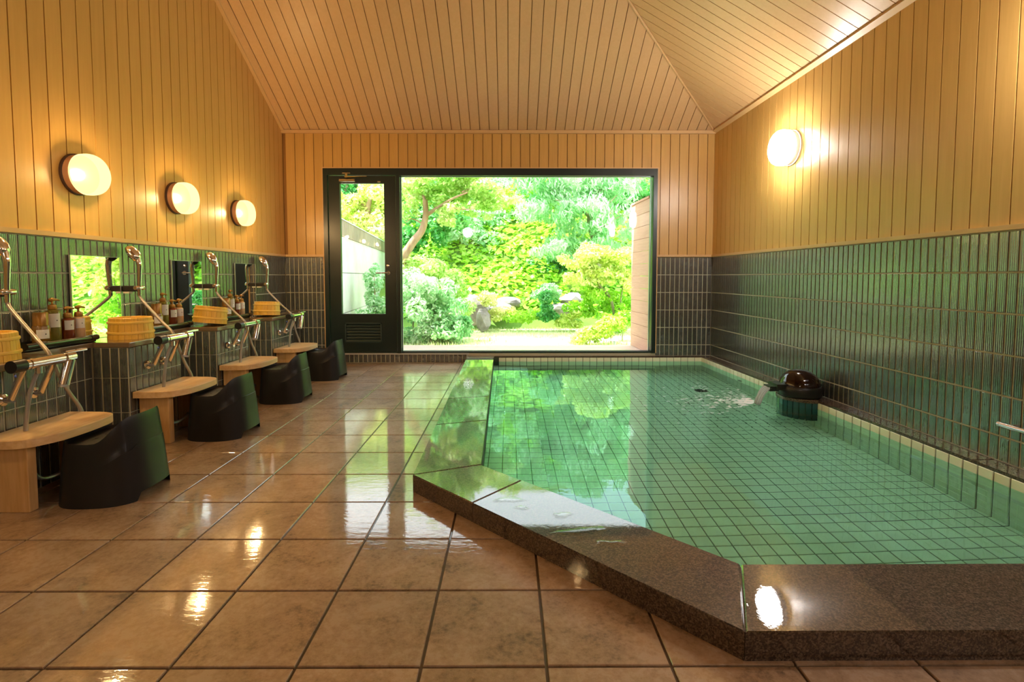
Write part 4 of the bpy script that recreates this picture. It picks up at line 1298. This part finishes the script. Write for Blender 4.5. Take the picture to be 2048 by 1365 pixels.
def leaves_mesh(name, P, Nrm, Ln, Wd, mat, parent=None, droop=None, kind=None):
    """P centres (n,3), Nrm normals, Ln lengths, Wd widths: folded pointed leaves of 4 triangles"""
    n = len(P)
    Nrm = Nrm / np.linalg.norm(Nrm, axis=1, keepdims=True)
    R = rng.normal(size=(n, 3))
    if droop is not None: R = R * 0.5 + np.array(droop)
    T = R - Nrm * np.sum(R * Nrm, axis=1, keepdims=True)
    T /= np.linalg.norm(T, axis=1, keepdims=True) + 1e-9
    B = np.cross(Nrm, T)
    L_ = Ln[:, None]; W_ = Wd[:, None]
    a = P - T * L_ * 0.5
    b = P + B * W_ * 0.5 - T * L_ * 0.05 - Nrm * W_ * 0.12
    c = P + T * L_ * 0.5 - Nrm * L_ * 0.10
    d = P - B * W_ * 0.5 - T * L_ * 0.05 - Nrm * W_ * 0.12
    V = np.stack([a, b, c, d], axis=1).reshape(-1, 3)
    me = bpy.data.meshes.new(name)
    me.vertices.add(4 * n); me.vertices.foreach_set('co', V.astype(np.float32).ravel())
    idx = np.arange(n)[:, None] * 4
    tri = np.concatenate([idx + [0, 1, 2], idx + [0, 2, 3]], axis=1).reshape(-1)
    me.loops.add(6 * n); me.loops.foreach_set('vertex_index', tri.astype(np.int32))
    me.polygons.add(2 * n); me.polygons.foreach_set('loop_start', np.arange(0, 6 * n, 3, dtype=np.int32))
    me.update(calc_edges=True); me.validate()
    me.materials.append(M_(mat))
    o = link(name, me, parent)
    if kind: o['kind'] = kind
    return o
def blob_points(blobs, n):
    """points in the shells of ellipsoids: blobs = (cx, cy, cz, rx, ry, rz)"""
    B = np.array(blobs, float)
    w = B[:, 3] * B[:, 4] + B[:, 4] * B[:, 5] + B[:, 3] * B[:, 5]; w /= w.sum()
    k = rng.choice(len(B), n, p=w)
    d = rng.normal(size=(n, 3)); d /= np.linalg.norm(d, axis=1, keepdims=True)
    r = 1 - np.abs(rng.normal(0, 0.22, n)); r = np.clip(r, 0.1, 1.08)
    P = B[k, :3] + d * r[:, None] * B[k, 3:6]
    Nn = d / B[k, 3:6]
    return P, Nn
def foliage(name, blobs, n, ln, mat, parent, up=0.5, droop=None, wr=0.55):
    sub = []
    for c0, c1, c2, r0, r1, r2 in blobs:
        for _ in range(11):
            d = rng.normal(size=3); d /= np.linalg.norm(d); k = rng.uniform(0.45, 0.95); q = rng.uniform(0.28, 0.52)
            sub.append((c0 + d[0] * r0 * k, c1 + d[1] * r1 * k, c2 + d[2] * r2 * k, r0 * q, r1 * q, r2 * q * 1.1))
    n = int(n * 1.5); ln = ln * 0.86
    P, Nn = blob_points(sub, n)
    Nn = Nn / np.linalg.norm(Nn, axis=1, keepdims=True) + rng.normal(0, 0.55, (n, 3)) + np.array([0, 0, up])
    l = ln * rng.uniform(0.65, 1.3, n)
    return leaves_mesh(name, P, Nn, l, l * wr, mat, parent, droop)
def tree(name, label, trunk, branches, blobs, n, ln, mat, bark='bark', group=None, cat='tree', droop=None, wr=0.55, up=0.5):
    base = trunk[0][0] if isinstance(trunk[0][0], tuple) else trunk[0]
    t = thing(name, label, cat, (0, 0, 0), 0, group)
    pts = spline(trunk[0], 6); r0, r1 = trunk[1]
    tube('trunk', pts, [r0 + (r1 - r0) * i / (len(pts) - 1) for i in range(len(pts))], bark, t, 9)
    for pp, ra, rb in branches:
        q = spline(pp, 5)
        tube('branch', q, [ra + (rb - ra) * i / (len(q) - 1) for i in range(len(q))], bark, t, 7)
    foliage('crown', blobs, n, ln, mat, t, up, droop, wr)
    return t
def px(x, y, Y):
    """a point at distance Y that shows at this spot of the view"""
    xx = (x - 1024) / F_PX; u = (PY - y) / F_PX
    c, s = math.cos(PITCH), math.sin(PITCH)
    yy = c + s * u; zz = -s + c * u
    c, s = math.cos(YAW), math.sin(YAW)
    X, Yd = c * xx + s * yy, -s * xx + c * yy
    k = Y / Yd
    return (X * k, Y, CAM_H + zz * k)

# ground cover on the slope
n = 42000
X = rng.uniform(-9, 9, n); Yv = 9.7 + 9.5 * rng.random(n) ** 1.15
ok = ~((Yv < 13.4) & (np.abs(X - (-1.56 - 0.1165 * Yv)) < 0.4)); X = X[ok]; Yv = Yv[ok]; n = len(X)
Zv = np.array([hz(a, b) for a, b in zip(X, Yv)]) + rng.uniform(0.02, 0.16, n)
ivy = leaves_mesh('ivy_cover', np.stack([X, Yv, Zv], 1), np.stack([rng.normal(0, .45, n), -0.6 + rng.normal(0, .45, n), np.ones(n)], 1), rng.uniform(0.10, 0.20, n), rng.uniform(0.08, 0.14, n), 'leaf_ivy')
tag(ivy, 'dense bright green ivy covering the garden slope', 'ivy', kind='stuff')
n = 9000
X = rng.uniform(-2.05, 4.5, n); Yv = rng.uniform(6.45, 10.0, n)
gr = leaves_mesh('lawn_grass', np.stack([X, Yv, np.full(n, -0.02)], 1), rng.normal(size=(n, 3)) * [1, 1, .2], rng.uniform(0.04, 0.09, n), rng.uniform(0.006, 0.012, n), 'grass_blade', droop=(0, 0, 2.5))
tag(gr, 'short sunlit yellowish grass on the lawn beyond the deck', 'grass', kind='stuff')
# edging rocks at the foot of the slope
def rock(loc, r, seed, label):
    bm = bmesh.new(); bmesh.ops.create_icosphere(bm, subdivisions=2, radius=1.0)
    r_ = random.Random(seed)
    for v in bm.verts:
        k = 1 + 0.18 * math.sin(v.co.x * 3 + seed) + 0.14 * math.sin(v.co.y * 4 + 2 * seed) + r_.uniform(-.06, .06)
        v.co = Vector((v.co.x * r[0] * k, v.co.y * r[1] * k, v.co.z * r[2] * k))
    me = bpy.data.meshes.new('rock'); bm.to_mesh(me); bm.free(); me.materials.append(MATS['rock'])
    o = link('garden_rock', me, None, loc); tag(o, label, 'rock', 'rocks at the foot of the slope')
rk = [((940, 622), 9.3, (.36, .25, .24), 'broad pale rock beside the leafy shrub at the foot of the slope'), ((968, 640), 9.0, (.16, .2, .19), 'narrow upright mauve rock next to the broad pale rock'),
      ((1000, 618), 9.5, (.26, .2, .14), 'flat rock behind the yellow flowering tufts'), ((1018, 606), 9.9, (.2, .2, .12), 'small grey rock at the top of the stone edging'),
      ((1120, 618), 9.6, (.22, .2, .12), 'low rock just past the dark round shrub'), ((1140, 600), 10.0, (.25, .2, .15), 'rock half hidden below the arching yellow shrub')]
for k, (p, Y, r, lb) in enumerate(rk):
    q = px(p[0], p[1], Y); rock(q, r, k + 1, lb)

# left tree with a leaning trunk
Y = 8.2
P_ = lambda x, y, d=Y: px(x, y, d)
g0 = P_(785, 600)
tree('leaning_tree', 'slender tree with a leaning pale trunk and airy yellow-green crown', ([(g0[0] - .1, Y, -0.05), P_(800, 535), P_(822, 490), P_(843, 462), P_(851, 432), P_(850, 400)], (0.085, 0.04)),
   [([P_(851, 432), P_(872, 418), P_(900, 400, 8.0), P_(935, 385, 7.9)], 0.035, 0.012), ([P_(850, 405), P_(845, 385), P_(838, 365)], 0.03, 0.01),
    ([P_(893, 408, 8.0), P_(915, 418, 7.9), P_(950, 418, 7.8)], 0.016, 0.006), ([P_(925, 384, 7.9), P_(945, 378), P_(985, 380)], 0.014, 0.005), ([P_(845, 448), P_(825, 438), P_(812, 445)], 0.014, 0.005)],
   [(*P_(835, 385), .38, .4, .22), (*P_(880, 370), .42, .4, .22), (*P_(930, 368), .40, .45, .2), (*P_(905, 408), .36, .4, .16), (*P_(975, 385), .36, .4, .18), (*P_(825, 420), .2, .3, .14), (*P_(960, 420), .3, .4, .12), (*P_(1010, 398), .28, .4, .14), (*P_(900, 440), .2, .3, .1), (*P_(860, 330), .5, .5, .25), (*P_(960, 335), .6, .5, .25)],
   6500, 0.085, 'leaf_maple')
# dark shrub mass behind the trunk
Y = 11.2
t = thing('slope_shrub', 'deep green shrub behind the leaning trunk on the slope', 'shrub')
foliage('foliage', [(*px(835, 440, Y), .55, .5, .5), (*px(875, 445, Y), .45, .5, .45), (*px(815, 480, Y), .35, .5, .3), (*px(905, 440, Y), .4, .4, .3)], 3600, 0.12, 'leaf_deep', t)
# left foreground shrub
Y = 7.6
t = thing('leafy_shrub', 'big pale green leafy shrub close to the window beside the door', 'shrub')
foliage('foliage', [(*px(845, 610, Y), .42, .4, .36), (*px(895, 625, Y), .36, .36, .3), (*px(830, 660, Y), .36, .36, .24), (*px(885, 668, Y), .40, .36, .2), (*px(825, 575, Y), .32, .4, .26), (*px(920, 660, Y), .2, .3, .2), (*px(870, 580, Y), .28, .3, .2)], 6000, 0.085, 'leaf_pale', t, wr=0.5)
for x in (830, 862, 895): tube('stem', [(px(x, 680, Y)[0], Y, -0.05), px(x - 4, 650, Y), px(x + 5, 610, Y)], [0.015, 0.012, 0.006], 'bark_grey', t, 7)
Y = 8.4
t = thing('leafy_shrub', 'whitish flowering shrub rising behind the big pale shrub', 'shrub')
foliage('foliage', [(*px(850, 545, Y), .45, .4, .24), (*px(895, 575, Y), .35, .4, .3), (*px(925, 610, Y), .26, .3, .26), (*px(820, 545, Y), .3, .4, .24)], 3400, 0.08, 'leaf_maple', t)
# silvery weeping tree on the right half of the slope
Y = 10.6
bl = []
for x, y, r in ((1085, 380, .55), (1140, 372, .6), (1190, 385, .6), (1240, 380, .5), (1110, 425, .5), (1160, 430, .55), (1215, 430, .5), (1250, 460, .4), (1130, 470, .42), (1185, 478, .45), (1235, 505, .38), (1100, 505, .4), (1060, 420, .4), (1150, 515, .3), (1150, 330, .8), (1240, 335, .7), (1070, 340, .6)):
    bl.append((*px(x, y, Y + rnd.uniform(-.5, .6)), r, r, r * 0.62))
q0 = px(1195, 560, Y)
tree('weeping_tree', 'tall silvery green tree with drooping narrow leaves in front of the slope', ([(q0[0], Y, hz(q0[0], Y) - .1), px(1195, 500, Y), px(1180, 440, Y), px(1195, 390, Y), px(1210, 350, Y)], (0.10, 0.03)),
   [([px(1182, 450, Y), px(1205, 420, Y - .2), px(1235, 390, Y - .3)], .035, .01), ([px(1185, 440, Y), px(1150, 410, Y - .2), px(1110, 400, Y - .2)], .035, .01), ([px(1180, 470, Y), px(1220, 445, Y - .3), px(1245, 430, Y - .3)], .02, .008)],
   bl, 13000, 0.15, 'leaf_silver', 'bark_grey', droop=(0.1, -0.3, -1.2), wr=0.26, up=0.2)
# dark bush in the middle of the slope
Y = 10.9
t = thing('slope_shrub', 'dark green bush low on the slope left of the arching yellow shrub', 'shrub')
foliage('foliage', [(*px(1085, 535, Y), .45, .4, .34), (*px(1120, 560, Y), .4, .4, .3), (*px(1065, 570, Y), .35, .4, .25), (*px(1150, 575, Y), .35, .4, .25)], 4200, 0.10, 'leaf_deep', t)
# arching yellow shrub
Y = 8.8
t = tree('arching_shrub', 'arching yellow-green shrub with thin dark stems beside the fence', ([(px(1235, 640, Y)[0], Y, -0.05), px(1222, 600, Y), px(1200, 572, Y), px(1188, 545, Y)], (.03, .012)),
   [([px(1225, 610, Y), px(1205, 580, Y), px(1180, 570, Y)], .014, .005), ([px(1236, 630, Y), px(1245, 580, Y), px(1250, 540, Y)], .016, .006)],
   [(*px(1150, 520, Y), .36, .35, .22), (*px(1195, 510, Y), .36, .35, .2), (*px(1240, 520, Y), .32, .35, .2), (*px(1215, 550, Y), .36, .3, .2), (*px(1165, 552, Y), .28, .3, .14), (*px(1250, 560, Y), .26, .3, .2), (*px(1190, 500, Y), .2, .3, .1)], 5200, 0.075, 'leaf_yellow', 'bark_grey', cat='shrub')
t = thing('leafy_shrub', 'mid green shrub under the arching yellow shrub', 'shrub')
foliage('foliage', [(*px(1200, 600, 9.0), .38, .35, .26), (*px(1245, 610, 9.0), .3, .35, .28), (*px(1165, 620, 9.1), .3, .3, .18), (*px(1230, 640, 8.6), .3, .3, .2)], 3600, 0.075, 'leaf_ivy', t)
Y = 9.0
t = thing('round_shrub', 'small round dark green shrub standing alone at the lawn edge', 'shrub')
foliage('foliage', [(*px(1093, 607, Y), .2, .2, .18), (*px(1093, 630, Y), .22, .2, .14)], 1700, 0.06, 'leaf_deep', t)
Y = 9.7
t = thing('round_shrub', 'misty blue-green shrub above the small round shrub', 'shrub')
foliage('foliage', [(*px(1093, 582, Y), .28, .24, .16)], 1400, 0.06, 'leaf_silver', t)
for k, (x, y, w, lb) in enumerate(((1005, 626, .3, 'yellow-green tuft in front of the flat rock'), (1045, 632, .34, 'bright tuft in the middle of the lawn edge'), (1140, 640, .34, 'yellow tuft right of the round dark shrub'), (975, 600, .2, 'small tuft between the rocks'))):
    t = thing('garden_tuft', lb, 'plant', group='low tufts along the lawn edge')
    foliage('foliage', [(*px(x, y, 9.0), w, .2, .14)], 900, 0.06, 'leaf_yellow' if k != 1 else 'leaf_ivy', t)
# small plants close to the deck on the right
for k, (x, y, Y, lb) in enumerate(((1180, 668, 7.4, 'low yellow-green plant by the deck, in front of the fence'), (1222, 655, 7.3, 'taller leafy plant by the deck beside the fence'), (1245, 640, 7.7, 'leafy plant tucked against the end of the fence'))):
    t = thing('garden_plant', lb, 'plant', group='small plants near the deck')
    foliage('foliage', [(*px(x, y, Y), .26, .2, .13), (*px(x - 18, y + 12, Y), .16, .15, .08)], 1100, 0.06, 'leaf_yellow' if k != 2 else 'leaf_ivy', t)
    tube('stem', [(px(x, y, Y)[0], Y, -0.05), px(x, y + 8, Y)], [0.01, 0.005], 'bark_grey', t, 6)
# small garden light near the fence
t = thing('garden_light', 'tiny white mushroom shaped garden light on the lawn by the fence', 'light', (*px(1229, 682, 7.0)[:2], -0.05))
tube('post', [(0, 0, 0), (0, 0, .05), (0, 0, .11)], 0.012, 'frame_edge', t, 8)
lathe('hood', [(0.0, .105), (0.055, .105), (0.045, .125), (0.02, .14), (0, .143)], 'lamp_flange', t, 18)
# trees behind the garden wall, seen through the door
Y = 12.6
t = tree('tall_tree', 'yellow-green tree rising behind the concrete garden wall', ([px(735, 470, Y)[:2] + (0,), px(735, 440, Y), px(740, 400, Y), px(745, 370, Y)], (.09, .03)), [([px(738, 420, Y), px(715, 400, Y), px(700, 385, Y)], .03, .01)],
   [(*px(715, 420, Y), .5, .5, .4), (*px(750, 400, Y), .5, .5, .4), (*px(740, 450, Y), .6, .5, .35), (*px(700, 450, Y), .5, .5, .3), (*px(765, 440, Y), .4, .5, .4), (*px(690, 400, Y), .4, .5, .3)], 6500, 0.12, 'leaf_yellow')
Y = 14.5
t = tree('tall_tree', 'blue-green tree farther behind the garden wall, upper part of the door glass', ([px(690, 460, Y)[:2] + (0.5,), px(690, 420, Y), px(695, 370, Y)], (.12, .04)), [([px(692, 400, Y), px(720, 380, Y), px(740, 368, Y)], .03, .01)],
   [(*px(685, 385, Y), .7, .6, .5), (*px(725, 372, Y), .7, .6, .45), (*px(760, 372, Y), .6, .6, .45), (*px(700, 340, Y), .9, .6, .5), (*px(670, 420, Y), .6, .6, .5)], 5000, 0.15, 'leaf_deep')
t = thing('slim_shrub', 'slim shrub growing against the foot of the concrete garden wall', 'shrub')
Y = 7.6
foliage('foliage', [(*px(745, 560, Y), .14, .2, .2), (*px(752, 600, Y), .18, .2, .2), (*px(740, 625, Y), .22, .2, .1), (*px(762, 620, Y), .2, .2, .2)], 1500, 0.06, 'leaf_pale', t)
tube('stem', [(px(750, 640, Y)[0], Y, -0.05), px(750, 590, Y), px(748, 545, Y)], [.012, .009, .004], 'bark', t, 7)
# wood above the slope
k = 0
for x, y, Y, mat, lb in ((905, 372, 13.5, 'leaf_deep', 'shady green tree crowning the slope behind the leaning tree'), (1000, 375, 14.5, 'leaf_pale', 'pale round tree at the top of the slope, centre'), (1062, 405, 13.0, 'leaf_ivy', 'bright green bush high on the slope left of the weeping tree'),
      (1180, 350, 14.5, 'leaf_maple', 'light green tree showing over the weeping tree'), (955, 455, 12.6, 'leaf_pale', 'pale bush half way up the slope under the leaning tree crown'), (1010, 480, 12.2, 'leaf_pale', 'pale feathery bush in the middle of the slope'), (1250, 400, 13.5, 'leaf_deep', 'dark tree at the top of the slope behind the fence')):
    t = thing('slope_tree', lb, 'tree', group='trees on the slope')
    bl = [(*px(x + rnd.uniform(-40, 40), y + rnd.uniform(-25, 25), Y + rnd.uniform(-.6, .6)), rnd.uniform(.45, .8), .6, rnd.uniform(.3, .5)) for _ in range(6)]
    foliage('crown', bl, 4200, 0.13, mat, t)
    q = px(x, y + 40, Y); tube('trunk', [(q[0], Y, hz(q[0], Y) - .2), (q[0] + .05, Y, (q[2] + hz(q[0], Y)) / 2), q], [.09, .07, .03], 'bark_grey', t, 8)
